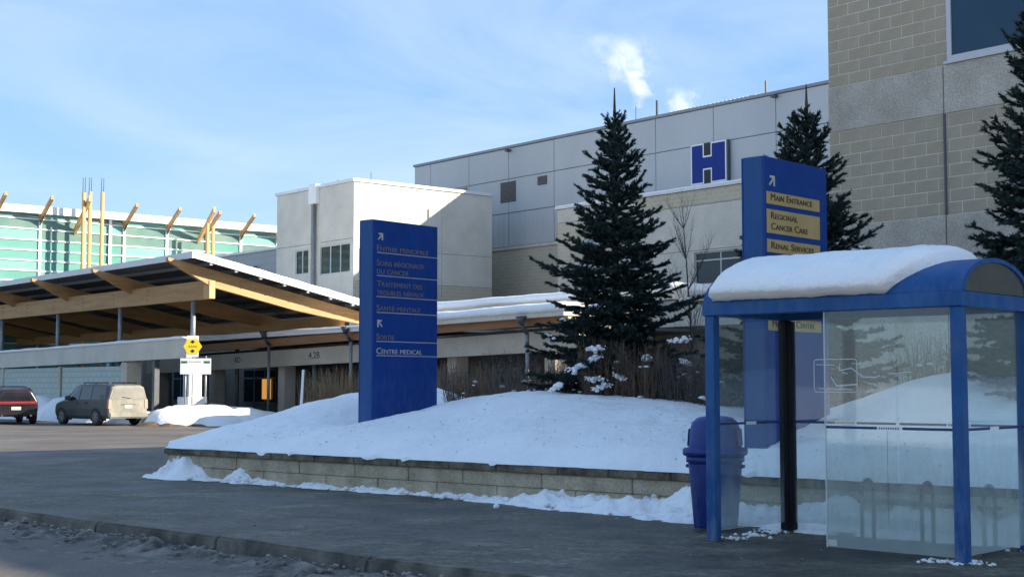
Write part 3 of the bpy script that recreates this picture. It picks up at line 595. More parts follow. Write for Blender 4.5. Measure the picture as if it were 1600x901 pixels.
# ---------------------------------------------------------------- litter bin
bin_ = thing('litter_bin', 'blue plastic litter bin with domed flap lid beside the bus shelter', 'litter bin', (2.30, 15.80, .0), R(-20)); bin_.scale = (1.1, 1.1, 1)
def sq(r, z, n=28, e=3.2): return [(math.copysign(abs(math.cos(2 * math.pi * i / n)) ** (2 / e), math.cos(2 * math.pi * i / n)) * r, math.copysign(abs(math.sin(2 * math.pi * i / n)) ** (2 / e), math.sin(2 * math.pi * i / n)) * r, z) for i in range(n)]
MB().rings([sq(.205, 0), sq(.215, .02), sq(.262, .70), sq(.264, .72), sq(.285, .73), sq(.285, .80), sq(.25, .805)]).build('body', MT['binb'], bin_, smooth=True)
lid = MB().rings([sq(.30, .80), sq(.318, .815), sq(.318, .875), sq(.30, .885), sq(.262, .89), sq(.248, 1.08), sq(.225, 1.17), sq(.17, 1.225), sq(.08, 1.245), sq(.01, 1.248)]).build('lid', MT['binb'], bin_, smooth=True)
for s in (-1, 1):
    MB().hexa([(s * .2475, -.15, .91), (s * .262, -.15, .91), (s * .262, .15, .91), (s * .2475, .15, .91)], [(s * .236, -.14, 1.10), (s * .250, -.14, 1.10), (s * .250, .14, 1.10), (s * .236, .14, 1.10)]).build('flap', MT['bind'], lid, bevel=.006)
for s in (-1, 1): MB().box(s * .27 - .03, s * .27 + .03, -.06, .06, .66, .70).build('handle', MT['binb'], bin_, bevel=.01)

# ---------------------------------------------------------------- block building at the right
XR, YR, HR = -16.25, 21.55, 11.1
rb = thing('block_building', 'buff block office building with precast bands filling the right edge', 'building', Bw(XR, YR), B_ROT)
LN, DP = 24.0, 18.0
MB().box(0, LN, .02, DP, -.2, HR).build('wall', MT['mortar'], rb)
MB().box(-.08, LN + .08, -.08, DP + .08, HR, HR + .2).build('coping', MT['coping'], rb)
jx = 2.51; bl, bh = .47, .224
wins = [(2.60, 5.9, 7.31, 9.7), (7.6, 10.9, 7.31, 9.7), (12.6, 15.9, 7.31, 9.7), (17.6, 20.9, 7.31, 9.7)]
seen = MB(); nblk = 0; blkmesh = {}
def blocks(z0, nrow, xa, xb, xsee, zsee, half=False):
    global nblk
    for r_ in range(nrow):
        x = xa - (bl / 2 if r_ % 2 else 0); za = z0 + r_ * bh
        while x < xb:
            a, b_ = max(x, xa) + .009, min(x + bl, xb) - .009; x += bl
            if b_ - a < .04: continue
            for w in wins:
                if w[2] - .02 < za + bh and za < w[3] + .05:
                    if a < w[0] - .02 < b_: b_ = w[0] - .02
                    elif a < w[1] + .02 < b_: a = w[1] + .02
                    elif w[0] - .03 <= a and b_ <= w[1] + .03: b_ = a
            if b_ - a < .04: continue
            y = .012 + random.uniform(-.003, .003)
            if b_ < xsee and za < zsee:
                key = (round(b_ - a, 3), random.randint(0, 2))
                if key not in blkmesh: blkmesh[key] = MB().box(0, b_ - a, 0, .05, 0, bh - .018).mesh('block', bevel=.004); blkmesh[key].materials.append(MT['blk%d' % (key[1] + 1)])
                o = obj('block', blkmesh[key], None, rb); o.location = (a, y, za + .009); nblk += 1
            else: seen.box(a, b_, y, .03, za + .006, za + bh - .007)
blocks(4.58, 8, .0, LN, 6.6, 99); blocks(7.25, 17, .0, LN, 3.4, 9.9)
o = seen.build('blockwork', MT['blk1'], rb); tag(o, kind='stuff')
for (a, b_) in [(.0, jx), (jx, jx + 6), (jx + 6, jx + 12), (jx + 12, jx + 18), (jx + 18, LN)]:
    for (za, zb) in ((-.1, 4.57), (6.385, 7.24)):
        MB().box(a + .012, b_ - .012, -.02, .03, za, zb).build('precast_panel', MT['pebble'], rb, bevel=.008)
MB().box(jx - .018, jx + .018, -.021, .03, 4.58, 6.38).build('control_joint', MT['seam'], rb)
for (a, b_, c, d) in wins:
    w = MB().box(a, b_, -.025, .03, c, c + .09).box(a, a + .09, -.025, .03, c + .0905, d).box(b_ - .09, b_, -.025, .03, c + .0905, d).box(a + .0905, b_ - .0905, -.025, .03, d - .09, d).box((a + b_) / 2 - .03, (a + b_) / 2 + .03, -.02, .03, c + .0905, d - .0905).build('window', MT['frame'], rb)
    for (p, q_) in ((a + .092, (a + b_) / 2 - .032), ((a + b_) / 2 + .032, b_ - .092)): MB().box(p, q_, .004, .019, c + .092, d - .092).build('pane', MT['rglass'], w)
    MB().box(a - .05, b_ + .05, -.06, .02, c - .05, c - .003).build('sill', MT['frame'], w)

# ---------------------------------------------------------------- grey clad block with the H sign
YG = 54.4; GX0 = -75.0
gb = thing('clad_building', 'long grey metal clad hospital block rising behind the spruce trees', 'building', Bw(GX0, YG), B_ROT)
GL = 60.
MB().box(0, GL, .06, 24, -.2, 16.12).build('wall', MT['seam'], gb)
joints = [-75.02, -73.2, -69.1, -65.15, -60.95, -56.85, -52.6, -48.4, -44.25, -40.1, -36, -31.9, -27.8, -23.7, -19.6, -15.]
jl = [j - GX0 for j in joints]; jl[0] = 0
for a, b_ in zip(jl[:-1], jl[1:]):
    for (za, zb, m) in ((10.02, 12.09, 'clad2'), (12.09, 14.2, 'clad'), (14.2, 16.1, 'clad')):
        MB().box(a + .022, b_ - .022, 0, .08, za + .022, zb - .022).build('cladding_panel', MT[m], gb)
MB().box(-.1, GL, -.06, .3, 16.12, 16.27).build('coping', MT['dkcoping'], gb)
MB().box(0, GL, -.10, .05, 9.82, 10.0).build('sill_band', MT['concrete'], gb)
MB().box(0, GL, -.02, .05, -.1, 9.815).build('brick_base', MT['fbrick'], gb)
for (a, b_, c, d) in [(-65.9, -64.48, 12.77, 14.02), (-62.4, -61.58, 13.5, 14.03), (-70.37, -69.3, 13.55, 14.1)]:
    a -= GX0; b_ -= GX0; lv = MB().box(a, b_, -.03, -.002, c, d).build('louvre', MT['seam'], gb); z = c + .05; s = MB()
    while z < d - .03: s.hexa([(a, -.08, z), (b_, -.08, z), (b_, -.032, z + .04), (a, -.032, z + .04)], [(a, -.08, z + .02), (b_, -.08, z + .02), (b_, -.032, z + .06), (a, -.032, z + .06)]); z += .105
    s.build('slats', MT['louvre'], lv)
for (xx, zz) in ((-65.1, 15.85), (-44.3, 15.9)):
    MB().box(xx - GX0, xx - GX0 + .25, -.35, -.06, zz, zz + .14).build('flood_lamp', MT['dksteel'], gb)
for k in range(22): MB().box(29.3 - .28 * k - .07, 29.3 - .28 * k + .07, .1, .5, 16.275, 16.34).build('roof_rib', MT['coping'], gb)
for (xx, z1_, r_, lab) in [(-53.05, 17.25, .07, 'dark vent pipe standing on the grey roof left of the H'), (-45.35, 17.05, .06, 'rusty vent pipe standing on the grey roof right of the H'), (-54.7, 17.2, .02, 'thin steel stack under the larger steam plume')]:
    mb = MB().tube((0, 0, 0), (0, 0, z1_ - 16.1), r_, r_, 8).tube((0, 0, 0), (0, 0, .06), r_ * 2, r_ * 2, 8); o = mb.build('roof_pipe', MT['louvre'] if r_ == .06 else MT['dksteel'])
    o.location = Bw(xx, YG + .6, 16.11); tag(o, lab, 'pipe')
hs = thing('hospital_sign', 'square blue hospital H sign with white outline on the grey cladding', 'sign', Bw(-49.77, YG, 12.08), B_ROT)
hw, hh = 2.45, 2.13; yy = -.26
MB().box(0, hw, yy + .03, -.10, 0, hh).build('case', MT['coping'], hs)
MB().box(0, hw, yy, yy + .028, 0, hh).build('face_border', MT['signwhite'], hs)
b_ = .075; nx0, nx1 = .89, 1.42; nz0, nz1 = .74, 1.43
MB().panel(b_, hw - b_, b_, hh - b_, [(nx0 - .05, nx1 + .05, 0, nz0 + .05), (nx0 - .05, nx1 + .05, nz1 - .05, hh)], yy - .008, .01).build('letter_h', MT['hblue'], hs)
MB().box(nx0 + .03, nx1 - .03, yy - .008, yy + .002, .0, nz0 - .03).build('letter_notch', MT['signblack'], hs)
MB().box(nx0 + .03, nx1 - .03, yy - .008, yy + .002, nz1 + .03, hh).build('letter_notch', MT['signblack'], hs)
MB().box(hw + .04, hw + .10, -.24, -.06, .0, hh).box(hw, hw + .039, -.22, -.15, .4, .48).box(hw, hw + .039, -.22, -.15, 1.2, 1.28).build('bracket', MT['dksteel'], hs)

# ---------------------------------------------------------------- beige block in front of it
YE = 50.4
eb = thing('beige_building', 'beige precast hospital wing with square windows behind the tallest spruce', 'building', Bw(-56.2, YE), B_ROT)
EL = 26.; ew = [(10.02, 13.3, 6.42, 8.03), (17.0, 20.3, 6.42, 8.03)]
MB().box(0, EL, .25, 3.85, -.2, 11.1).build('wall', MT['concrete'], eb)
for (a, b_) in ((0, 6.2), (6.2, 15.2), (15.2, EL)):
    for (za, zb, m) in ((-.1, 8.12, 'concrete'), (8.12, 10.35, 'concrete'), (10.35, 11.1, 'fbrick')):
        if a == 0 and za > 0: m = 'fbrick' if zb < 10.5 else 'concrete'
        MB().panel(a + .012, b_ - .012, za + .012, zb - .012, ew, 0, .24).build('precast_panel', MT[m], eb)
MB().box(-.12, EL + .1, -.1, 3.9, 11.11, 11.24).build('coping', MT['coping'], eb)
mb = MB()
rs = []
for k in range(60):
    x = -.1 + (EL + .1) * k / 59; h_ = .10 + .05 * fbm(x * .6, 0, 2); rs.append([(x, -.08, 11.245), (x, -.06, 11.25 + h_ * .7), (x, .15, 11.25 + h_), (x, .9, 11.25 + h_), (x, .95, 11.245)])
mb.rings(rs).build('roof_edge_snow', MT['snow'], eb, smooth=True)
def window_unit(par, a, b_, c, d, y, cols, transom=None, fm='frame', gm='wglass', fw=.07):
    w = MB().box(a, b_, y, y + .08, c, c + fw).box(a, b_, y, y + .08, d - fw, d)
    xs = [a + (b_ - a) * k / cols for k in range(cols + 1)]
    for k, x in enumerate(xs): w.box(max(a, x - fw / 2), min(b_, x + fw / 2), y + .001, y + .079, c + fw, d - fw)
    if transom: w.box(a + fw / 2, b_ - fw / 2, y + .002, y + .078, transom - fw / 2, transom + fw / 2)
    w = w.build('window', MT[fm], par)
    for p, q_ in zip(xs[:-1], xs[1:]):
        for (e, f) in ([(c, d)] if not transom else [(c, transom), (transom, d)]): MB().box(p + fw * .6, q_ - fw * .6, y + .035, y + .045, e + fw * .6, f - fw * .6).build('pane', MT[gm], w)
    return w
for (a, b_, c, d) in ew: window_unit(eb, a, b_, c, d, .10, 2, d - .42)

# ---------------------------------------------------------------- white block with the sunlit end
XW0, XW1, YW, YW1, HW = -71.1, -62.98, 41.6, 51.3, 12.62
wb = thing('white_building', 'pale precast hospital block with one sunlit end wall above the parking canopy', 'building', Bw(XW0, YW), B_ROT)
wl_, wd = XW1 - XW0, YW1 - YW
MB().box(.0, wl_ - .1, .16, wd, -.2, HW).build('wall', MT['concrete'], wb)
c0, c1 = 3.78, 4.66
wh = [(2.13, 3.54, 7.83, 9.27), (4.76, 7.8, 7.67, 9.32), (4.76, 7.8, 3.6, 5.6), (2.13, 3.54, 3.6, 5.6)]
for (a, b_) in ((0, c0), (c1, wl_ - .0)):
    for (za, zb) in ((-.1, 6.35), (6.35, 9.52), (9.52, HW)): MB().panel(a + .01, b_ - .01, za + .012, zb - .012, wh, 0, .155).build('precast_panel', MT['concrete'], wb)
for h_ in wh: window_unit(wb, h_[0], h_[1], h_[2], h_[3], .05, 3 if h_[1] - h_[0] > 2 else 2, None, 'frame', 'wglass', .08)
vh = []
endw = bpy.data.objects.new('end_wall', None); COL.objects.link(endw); endw.parent = wb; endw.location = (wl_ + .02, 0, 0); endw.rotation_euler = (0, 0, R(90))
wv = [(.35, 1.9, 7.6, 9.05)]
for (a, b_) in ((.0, 6.0), (6.0, wd)):
    for (za, zb, m) in ((-.1, 7.2, 'fbrick'), (7.2, 9.02, 'concrete'), (9.02, HW, 'concrete')): MB().panel(a + .01, b_ - .01, za + .01, zb - .01, wv, 0, .11).build('precast_panel', MT[m], endw)
window_unit(endw, *wv[0], .03, 2, None, 'frame', 'wglass', .08)
mb = MB().box(-.1, c0 - .02, -.1, .5, HW + .002, HW + .17).box(c1 + .02, wl_ + .10, -.1, .5, HW + .002, HW + .17).box(wl_ - .45, wl_ + .10, .5005, wd, HW + .002, HW + .17)
mb.build('coping', MT['coping'], wb)
MB().box(c0 + .08, c1 - .02, -.25, .10, 11.75, 12.85).build('scupper_box', MT['white'], wb, bevel=.02)
MB().tube((c0 + .3, .02, 0), (c0 + .3, .02, 11.75), .09, .09, 10).build('downpipe', MT['steel'], wb, smooth=True)
for k, x in enumerate((2.6, 5.9)): MB().tube((x + 3, .6, HW), (x + 3, .6, HW + .45), .02, .015, 6).build('lightning_rod', MT['dksteel'], wb)
lo = thing('low_grey_wing', 'low grey sided wing between the glass atrium and the white block', 'building', Bw(-96, 44), B_ROT)
MB().box(0, 24.8, 0, 8, -.2, 9.95).build('wall', MT['siding'], lo); MB().box(-.1, 24.8, -.1, 8.1, 9.96, 10.12).build('coping', MT['coping'], lo)
MB().tube((18.5, -.05, 9.0), (18.5, -.25, 9.0), .06, .06, 8).build('wall_light', MT['dksteel'], lo)

# ---------------------------------------------------------------- glass atrium
at = thing('glass_atrium', 'teal glass atrium with white mullions and timber outriggers at the far left', 'building', Bw(-95, 20.5), R(40))
# local x runs along the glass to the right and away, local y into the atrium
cols = [0, 3.3, 6.6, 9.85, 13.0, 16.2, 19.4, 22.4, 25.75, 29.0, 31.9, 35.1]
rows_ = [-.1, 2.6, 4.4, 5.9, 6.6, 7.3, 8.02, 8.74, 9.46, 10.17, 10.88, 11.6, 12.36, 13.06, 13.42]
MB().box(0, 35.2, .5, 14, 13.44, 13.93).build('roof', MT['white'], at)
MB().box(0, 35.2, -.35, .49, 13.43, 13.95).build('roof_fascia', MT['white'], at)
MB().box(0, 35.2, 6, 6.3, -.1, 13.4).build('inner_wall', MT['concrete'], at)
for z in (4.2, 8.4): MB().box(0, 35.2, .6, 6, z, z + .3).build('floor_slab', MT['concrete'], at)
for i in range(len(cols) - 1):
    for k in range(len(rows_) - 1):
        m = 'agl3' if k in (len(rows_) - 3, len(rows_) - 4) and random.random() < .75 else random.choice(['agl1', 'agl1', 'agl2'])
        if k == len(rows_) - 2: m = 'agl3' if random.random() < .3 else 'agl1'
        y = random.uniform(0, .006); MB().box(cols[i] + .03, cols[i + 1] - .03, y, y + .03, rows_[k] + .03, rows_[k + 1] - .03).build('pane', MT[m], at)
for x in cols: MB().box(x - .09, x + .09, -.10, .06, -.1, 13.425).build('mullion', MT['white'], at)
for z in rows_[1:-1]: MB().box(0, 35.2, -.07, .05, z - .045, z + .045).build('transom', MT['white'], at)
MB().box(21.2, 21.42, -.16, -.1, -.1, 13.42).build('mullion', MT['white'], at)
for x in cols[2:]:
    if abs(x - 19.4) < .1: continue
    MB().hexa([(x - .1, -.1, 12.85), (x + .1, -.1, 12.85), (x + .1, -.1, 13.25), (x - .1, -.1, 13.25)], [(x - .1, -2.15, 14.25), (x + .1, -2.15, 14.25), (x + .1, -2.15, 14.5), (x - .1, -2.15, 14.5)]).build('outrigger', MT['wood'], at)
    MB().add([(x - .012, -.1, 12.6), (x - .012, -.1, 13.2), (x - .012, -1.1, 13.6), (x + .012, -.1, 12.6), (x + .012, -.1, 13.2), (x + .012, -1.1, 13.6)], [(0, 1, 2), (5, 4, 3), (0, 3, 4, 1), (1, 4, 5, 2), (2, 5, 3, 0)]).build('gusset', MT['dksteel'], at)
for (x, top, rod) in [(18.5, 14.95, 16.0), (18.95, 15.05, 16.05), (19.85, 15.1, 16.1), (28.05, 13.5, 0), (28.5, 13.3, 0)]:
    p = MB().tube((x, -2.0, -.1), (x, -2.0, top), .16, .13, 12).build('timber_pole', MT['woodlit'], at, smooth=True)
    if rod:
        for dx in (-.08, .08): MB().tube((x + dx, -2.0, top - .2), (x + dx, -2.0, rod), .03, .02, 6).build('rod', MT['dksteel'], p)
for x in (18.7, 28.3): MB().hexa([(x - .1, -.1, 12.2), (x + .1, -.1, 12.2), (x + .1, -.1, 12.6), (x - .1, -.1, 12.6)], [(x - .1, -2.6, 14.3), (x + .1, -2.6, 14.3), (x + .1, -2.6, 14.7), (x - .1, -2.6, 14.7)]).build('outrigger', MT['woodlit'], at)

# ---------------------------------------------------------------- timber parking canopy
# local x along the front eave (right end at 0), local y to the back
cn = thing('timber_canopy', 'big timber canopy with tapered rafters and a sloping roof over the parking bays', 'canopy', Bw(-53.3, 27.15), B_ROT)
CL = -46.; zf, zr, dr = 7.12, 4.99, 10.45
def zroof(y): return zf + (zr - zf) * y / dr
MB().hexa([(CL, 0, zf - .14), (0, 0, zf - .14), (0, dr, zr - .14), (CL, dr, zr - .14)], [(CL, 0, zf - .004), (0, 0, zf - .004), (0, dr, zr - .004), (CL, dr, zr - .004)]).build('roof_deck', MT['deck'], cn)
MB().hexa([(CL, -.05, zf - .22), (.06, -.05, zf - .22), (.06, -.003, zf - .22), (CL, -.003, zf - .22)], [(CL, -.05, zf + .05), (.06, -.05, zf + .05), (.06, -.003, zf + .05), (CL, -.003, zf + .05)]).build('eave_fascia', MT['coping'], cn)
MB().hexa([(.003, -.002, zf - .2), (.06, -.002, zf - .2), (.06, dr, zr - .2), (.003, dr, zr - .2)], [(.003, -.002, zf + .05), (.06, -.002, zf + .05), (.06, dr, zr + .05), (.003, dr, zr + .05)]).build('gable_fascia', MT['white'], cn)
rs = []
for k in range(70):
    y = dr * k / 69; e = min(1, k / 4, (69 - k) / 4); h_ = (.06 + .05 * fbm(y * 1.1, 3, 2)) * e + .004; zz = zroof(y)
    rs.append([(.05, y, zz + .052), (.04, y, zz + .052 + h_), (-1.5, y, zz + .05 + h_ * 1.3), (-46, y, zz + .04 + h_), (-46, y, zz), (.0, y, zz)])
MB().rings(rs).build('roof_snow_cover', MT['snow'], cn, smooth=True)
for k in range(8):
    y = .9 + k * 1.2; zz = zroof(y) - .15
    MB().box(CL, -.12, y - .07, y + .07, zz - .16, zz).build('purlin', MT['dksteel'], cn)
    MB().box(-.119, -.02, y - .06, y + .06, zz - .13, zz - .02).build('purlin_end', MT['white'], cn)  # sun catching the purlin ends, put in as white colour
def rafter(x):
    top = lambda y: zroof(y) - .33
    ys_ = [-.75, 1.3, 5.5, 8.7, 10.5]; bt = [top(-.75) - .13, top(1.3) - .74, top(5.5) - .76, top(8.7) - .58, top(10.5) - .44]
    ring = lambda xx: [(xx, y, top(y)) for y in ys_] + [(xx, y, b2) for y, b2 in list(zip(ys_, bt))[::-1]]
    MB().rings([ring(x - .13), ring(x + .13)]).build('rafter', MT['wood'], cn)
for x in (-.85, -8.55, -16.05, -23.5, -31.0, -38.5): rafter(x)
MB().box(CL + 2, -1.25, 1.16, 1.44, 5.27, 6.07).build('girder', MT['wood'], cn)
MB().box(-1.245, -.68, 1.165, 1.435, 5.28, 6.05).build('girder_end', MT['woodlit'], cn)  # sunlit end of the girder, its light painted in by the material
for x in (-2.4, -9.9, -17.5, -25.6, -33.2, -40.8):
    MB().tube((x, 1.3, 2.55), (x, 1.3, 5.272), .11, .11, 12).build('column', MT['steel'], cn, smooth=True)
for x in np.arange(-40, -3, 3.7): 
    for z in (5.5, 5.7, 5.9): MB().tube((x, 1.14, z), (x, 1.162, z), .03, .03, 6).build('bolt', MT['dksteel'], cn)
MB().box(CL + 2, -1.1, 8.1, 8.35, 4.25, 4.75).build('rear_girder', MT['wood'], cn)
for x in (-3.5, -11.0, -18.6, -26.2): MB().tube((x, 8.22, -.1), (x, 8.22, 4.24), .11, .11, 10).build('column', MT['steel'], cn, smooth=True)
pl = thing('canopy_pillar', 'white rendered pillar under the end column of the timber canopy', 'pillar', Bw(-55.7, 28.46), B_ROT)
MB().box(-.30, .30, -.30, .30, -.13, 2.58).build('shaft', MT['white'], pl, bevel=.02); MB().box(-.48, .48, -.48, .48, -.13, 1.05).build('plinth', MT['white'], pl, bevel=.03)

# ---------------------------------------------------------------- arcade under the canopy, left part
ar = thing('parking_wall', 'pale green block wall with concrete parapet beneath the timber canopy', 'wall', Bw(-55.4, 28.0), B_ROT)
k_ = .011
def sl(x, z): return z + k_ * x
def band(par, name, x0, x1, y0, y1, z0, z1, mat, f=sl):
    return MB().hexa([(x0, y0, f(x0, z0)), (x1, y0, f(x1, z0)), (x1, y1, f(x1, z0)), (x0, y1, f(x0, z0))], [(x0, y0, f(x0, z1)), (x1, y0, f(x1, z1)), (x1, y1, f(x1, z1)), (x0, y1, f(x0, z1))]).build(name, MT[mat], par)
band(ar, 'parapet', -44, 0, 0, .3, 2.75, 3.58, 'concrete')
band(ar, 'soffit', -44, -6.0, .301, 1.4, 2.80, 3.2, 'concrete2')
rs = []
for k in range(110):
    x = -44 + 44 * k / 109; h_ = .14 + .07 * fbm(x * .4, 0, 2); e = min(1, (109 - k) / 2 + .2)
    z = sl(x, 3.582); rs.append([(x, -.06, z), (x, -.05, z + h_ * .8 * e), (x, .1, z + h_ * e), (x, .3, z + h_ * e), (x, .36, z)])
MB().rings(rs).build('parapet_snow', MT['snow'], ar, smooth=True)
for (a, b_) in ((-44, -37.2), (-36.9, -30.), (-29.7, -22.4), (-22.1, -14.45), (-13.9, -6.6)):
    MB().box(a, b_, .12, .3, -.13, 2.45).build('block_panel', MT['tilewall'], ar)
for x in (-37.05, -29.85, -22.25, -14.2): MB().box(x - .14, x + .14, .06, .32, -.13, 2.5).build('pilaster', MT['concrete2'], ar)
MB().box(-6.59, -5.95, -.02, .7, -.13, 2.62).build('end_pier', MT['concrete2'], ar)
for x in (-3.4, -.3): MB().box(x - .12, x + .12, .1, .34, -.13, 2.78).build('post', MT['dksteel'], ar)
# ---- arcade right part, further back
ac = thing('entrance_arcade', 'concrete entrance arcade with dark timber fascia and numbered beams behind the snow bank', 'building', Bw(-72, 34), B_ROT)
k2 = .0185
def s2(x, z): return z + k2 * (x - 21)
AL = 35.2
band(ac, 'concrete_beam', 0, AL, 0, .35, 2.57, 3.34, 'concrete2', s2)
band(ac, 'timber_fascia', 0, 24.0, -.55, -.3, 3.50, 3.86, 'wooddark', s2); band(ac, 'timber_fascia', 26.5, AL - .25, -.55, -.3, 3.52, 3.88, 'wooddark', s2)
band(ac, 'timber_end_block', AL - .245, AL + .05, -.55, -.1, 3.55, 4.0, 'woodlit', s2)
band(ac, 'roof_slab', 0, 24.2, -.8, 7.4, 3.865, 4.0, 'coping', lambda x, z: z + .006 * (x - 21)); band(ac, 'roof_slab', 26.3, AL + .1, -.8, 4.0, 3.95, 4.12, 'concrete', lambda x, z: z + .012 * (x - 27))
band(ac, 'dark_soffit', 0, AL, .36, 7.3, 3.36, 3.48, 'deck', s2)
for (xa, xb, yb, zz, hh_) in ((-.05, 24.25, 7.3, lambda x: 4.003 + .006 * (x - 21), .15), (26.25, AL + .15, 3.9, lambda x: 4.123 + .012 * (x - 27), .36)):
    rs = []
    n_ = 70
    for k in range(n_):
        x = xa + (xb - xa) * k / (n_ - 1); e = min(1, .25 + k / 3, .25 + (n_ - 1 - k) / 3); h_ = (hh_ + .06 * fbm(x * .5, 1, 2)) * e; z = zz(x)
        rs.append([(x, -.83, z), (x, -.86, z + h_ * .45), (x, -.76, z + h_ * .82), (x, -.5, z + h_), (x, yb - .3, z + h_), (x, yb, z)])
    MB().rings(rs).build('roof_snow_cover', MT['snow'], ac, smooth=True)
band(ac, 'upper_roof', 19, 36, 4.2, 7.4, 4.75, 5.05, 'concrete', lambda x, z: z + .006 * (x - 27))
rs = []
for k in range(60):
    x = 18.9 + 17.1 * k / 59; h_ = .34 + .06 * fbm(x * .5, 5, 2); z = 5.053 + .006 * (x - 27); rs.append([(x, 4.1, z), (x, 4.08, z + h_ * .6), (x, 4.3, z + h_), (x, 7.2, z + h_), (x, 7.3, z)])
MB().rings(rs).build('upper_roof_snow', MT['snow'], ac, smooth=True)
band(ac, 'upper_wall', 19, 35.8, 4.4, 4.6, 4.5, 4.745, 'siding', lambda x, z: z)
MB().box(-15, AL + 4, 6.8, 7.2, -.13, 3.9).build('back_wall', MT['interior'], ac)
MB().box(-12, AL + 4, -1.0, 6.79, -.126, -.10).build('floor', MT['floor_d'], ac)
for x in (.4, 6.8, 13.8, 21., 27.2, 33.2): MB().box(x - .3, x + .3, .4, 1.0, -.13, s2(x, 3.36)).build('pier', MT['concrete2'], ac)
def glazed(x0, x1, y, z0, z1, cols_, parts=()):
    window_unit(ac, x0, x1, z0, z1, y, cols_, z1 - .55, 'bframe', 'wglass', .09)
for (x0, x1) in ((-10.2, -8.2), (-5.6, -3.6), (-1.1, 2.6), (6.0, 9.2), (18.6, 20.4), (22.4, 25.5), (28.2, 31.4)):
    glazed(x0, x1, 6.65, .5, 2.5, 3 if x1 - x0 > 2.5 else 2)
for (x0, x1, z0, z1) in ((1.15, 2.1, .75, 1.9), (19.2, 20.0, .6, 1.6)):
    MB().box(x0, x1, 6.60, 6.64, z0, z1).build('lit_panel', MT['orange'], ac)
for (s, x, w) in (('4D', 9.9, .62), ('4.2B', 16.9, .95)):
    o = lettering(s, x, -.006, s2(x, 2.86), .3, w, MT['signblack'], ac, False); o.rotation_euler = (0, -math.atan(k2), 0)
for x in (14.35, 21.35, 27.0, 33.1):
    dp = MB().tube((x, -.62, -.13), (x, -.62, 3.45), .075, .075, 10).build('downpipe', MT['steel'], ac, smooth=True)
    MB().tube((x, -.62, 3.45), (x, -.9, 3.78), .075, .075, 10).tube((x, -.9, 3.78), (x, -.92, 4.1), .09, .22, 10).build('rain_hopper', MT['dksteel'], dp, smooth=True)
MB().box(33.5, 33.72, -.04, -.002, 2.95, 3.15).build('wall_lamp', MT['white'], ac)

# ---------------------------------------------------------------- parking signs on posts
pk = thing('bus_stop_sign', 'yellow diamond sign on a white plate in front of the white pillar', 'sign', (-13.84, 60.2, 0), R(8))
MB().tube((0, .06, -.1), (0, .06, 3.75), .035, .035, 8).build('post', MT['steel'], pk, smooth=True)
MB().box(-.25, .25, -.015, .02, 2.78, 3.70).build('back_plate', MT['signwhite'], pk)
MB().prism([(-.39, 3.23), (-.19, 2.91), (.19, 2.91), (.40, 3.23), (.19, 3.56), (-.19, 3.56)], -.03, -.016).build('diamond_plate', MT['yellow'], pk)
MB().prism([(-.10, 3.43), (.0, 3.35), (.10, 3.43), (0, 3.52)], -.036, -.031).prism([(-.10, 3.03), (0, 2.95), (.10, 3.03), (0, 3.12)], -.036, -.031).build('symbol', MT['signblack'], pk)
for k in range(4): MB().box(-.17 + k * .095, -.11 + k * .095, -.036, -.031, 3.20, 3.26).build('print', MT['louvre'], pk)
pk = thing('parking_sign', 'wide white notice board with green corner bands on two posts', 'sign', (-13.62, 59.8, 0), R(5))
for x in (-.42, .44): MB().tube((x, .05, -.1), (x, .05, 2.82), .04, .04, 8).build('post', MT['steel'], pk, smooth=True)
MB().box(-.64, .66, -.02, .012, 2.03, 2.71).build('board', MT['signwhite'], pk, bevel=.006)
for (a, b_) in ((-.60, -.34), (.36, .62)): MB().box(a, b_, -.026, -.021, 2.50, 2.60).build('green_band', MT['green'], pk)
for k in range(6): MB().box(-.28 + k * .09, -.22 + k * .09, -.026, -.021, 2.55, 2.58).build('print', MT['louvre'], pk)

# ---------------------------------------------------------------- snow piles near the parking
def heap(name, label, pts_, mat='snow', res=.16, amp=.12):   # pts: (x,y,r,h) bumps in world
    xs = [p[0] for p in pts_]; ys_ = [p[1] for p in pts_]; r_ = max(p[2] for p in pts_) + .6
    x0, x1, y0, y1 = min(xs) - r_, max(xs) + r_, min(ys_) - r_, max(ys_) + r_
    def fn(x, y):
        h_ = max(p[3] * max(0, 1 - ((x - p[0]) ** 2 + (y - p[1]) ** 2) / p[2] ** 2) ** .55 for p in pts_)
        return h_ * (1 + .25 * fbm(x * .9, y * .9, 3)) + amp * .6 * fbm(x * 2, y * 2, 8) - .06
    o = drift(name, fn, x0, x1, y0, y1, res, lambda x, y: (x, y), MT[mat], label); o.location.z = -.12; return o
o = heap('snow_pile', 'large sunlit ploughed snow pile beside the white pillar', [(-13.9, 58.8, 1.6, .85), (-13.0, 59.6, 1.9, .9), (-11.9, 60.3, 1.7, .82), (-14.6, 59.8, 1.3, .8), (-10.9, 60.9, 1.5, .6)], res=.12); tag(o, cat='snow'); del o['kind']
b0 = [Bw(x, 27.0 + .25 * math.sin(x), 0) for x in np.arange(-90, -60.5, 1.1)]
o = heap('snow_bank_along_wall', None, [(p.x, p.y, 1.25, 1.05 + .2 * math.sin(i * 2.1)) for i, p in enumerate(b0)], res=.2); o['kind'] = 'structure'
o = heap('verge_strip', 'strip of bare brown soil and grass beside the parked van', [(-14.9, 57.6, .7, .22), (-14.0, 57.7, .8, .22), (-13.2, 57.8, .6, .2)], 'soil', .1)
o = heap('snow_pile_low', None, [(-15.6, 62.0, 1.3, .55), (-16.8, 63.0, 1.4, .6), (-14.9, 62.4, 1.2, .7)], res=.15); tag(o, 'low shaded snow pile behind the parked van', 'snow'); del o['kind']
o.name = 'snow_pile'

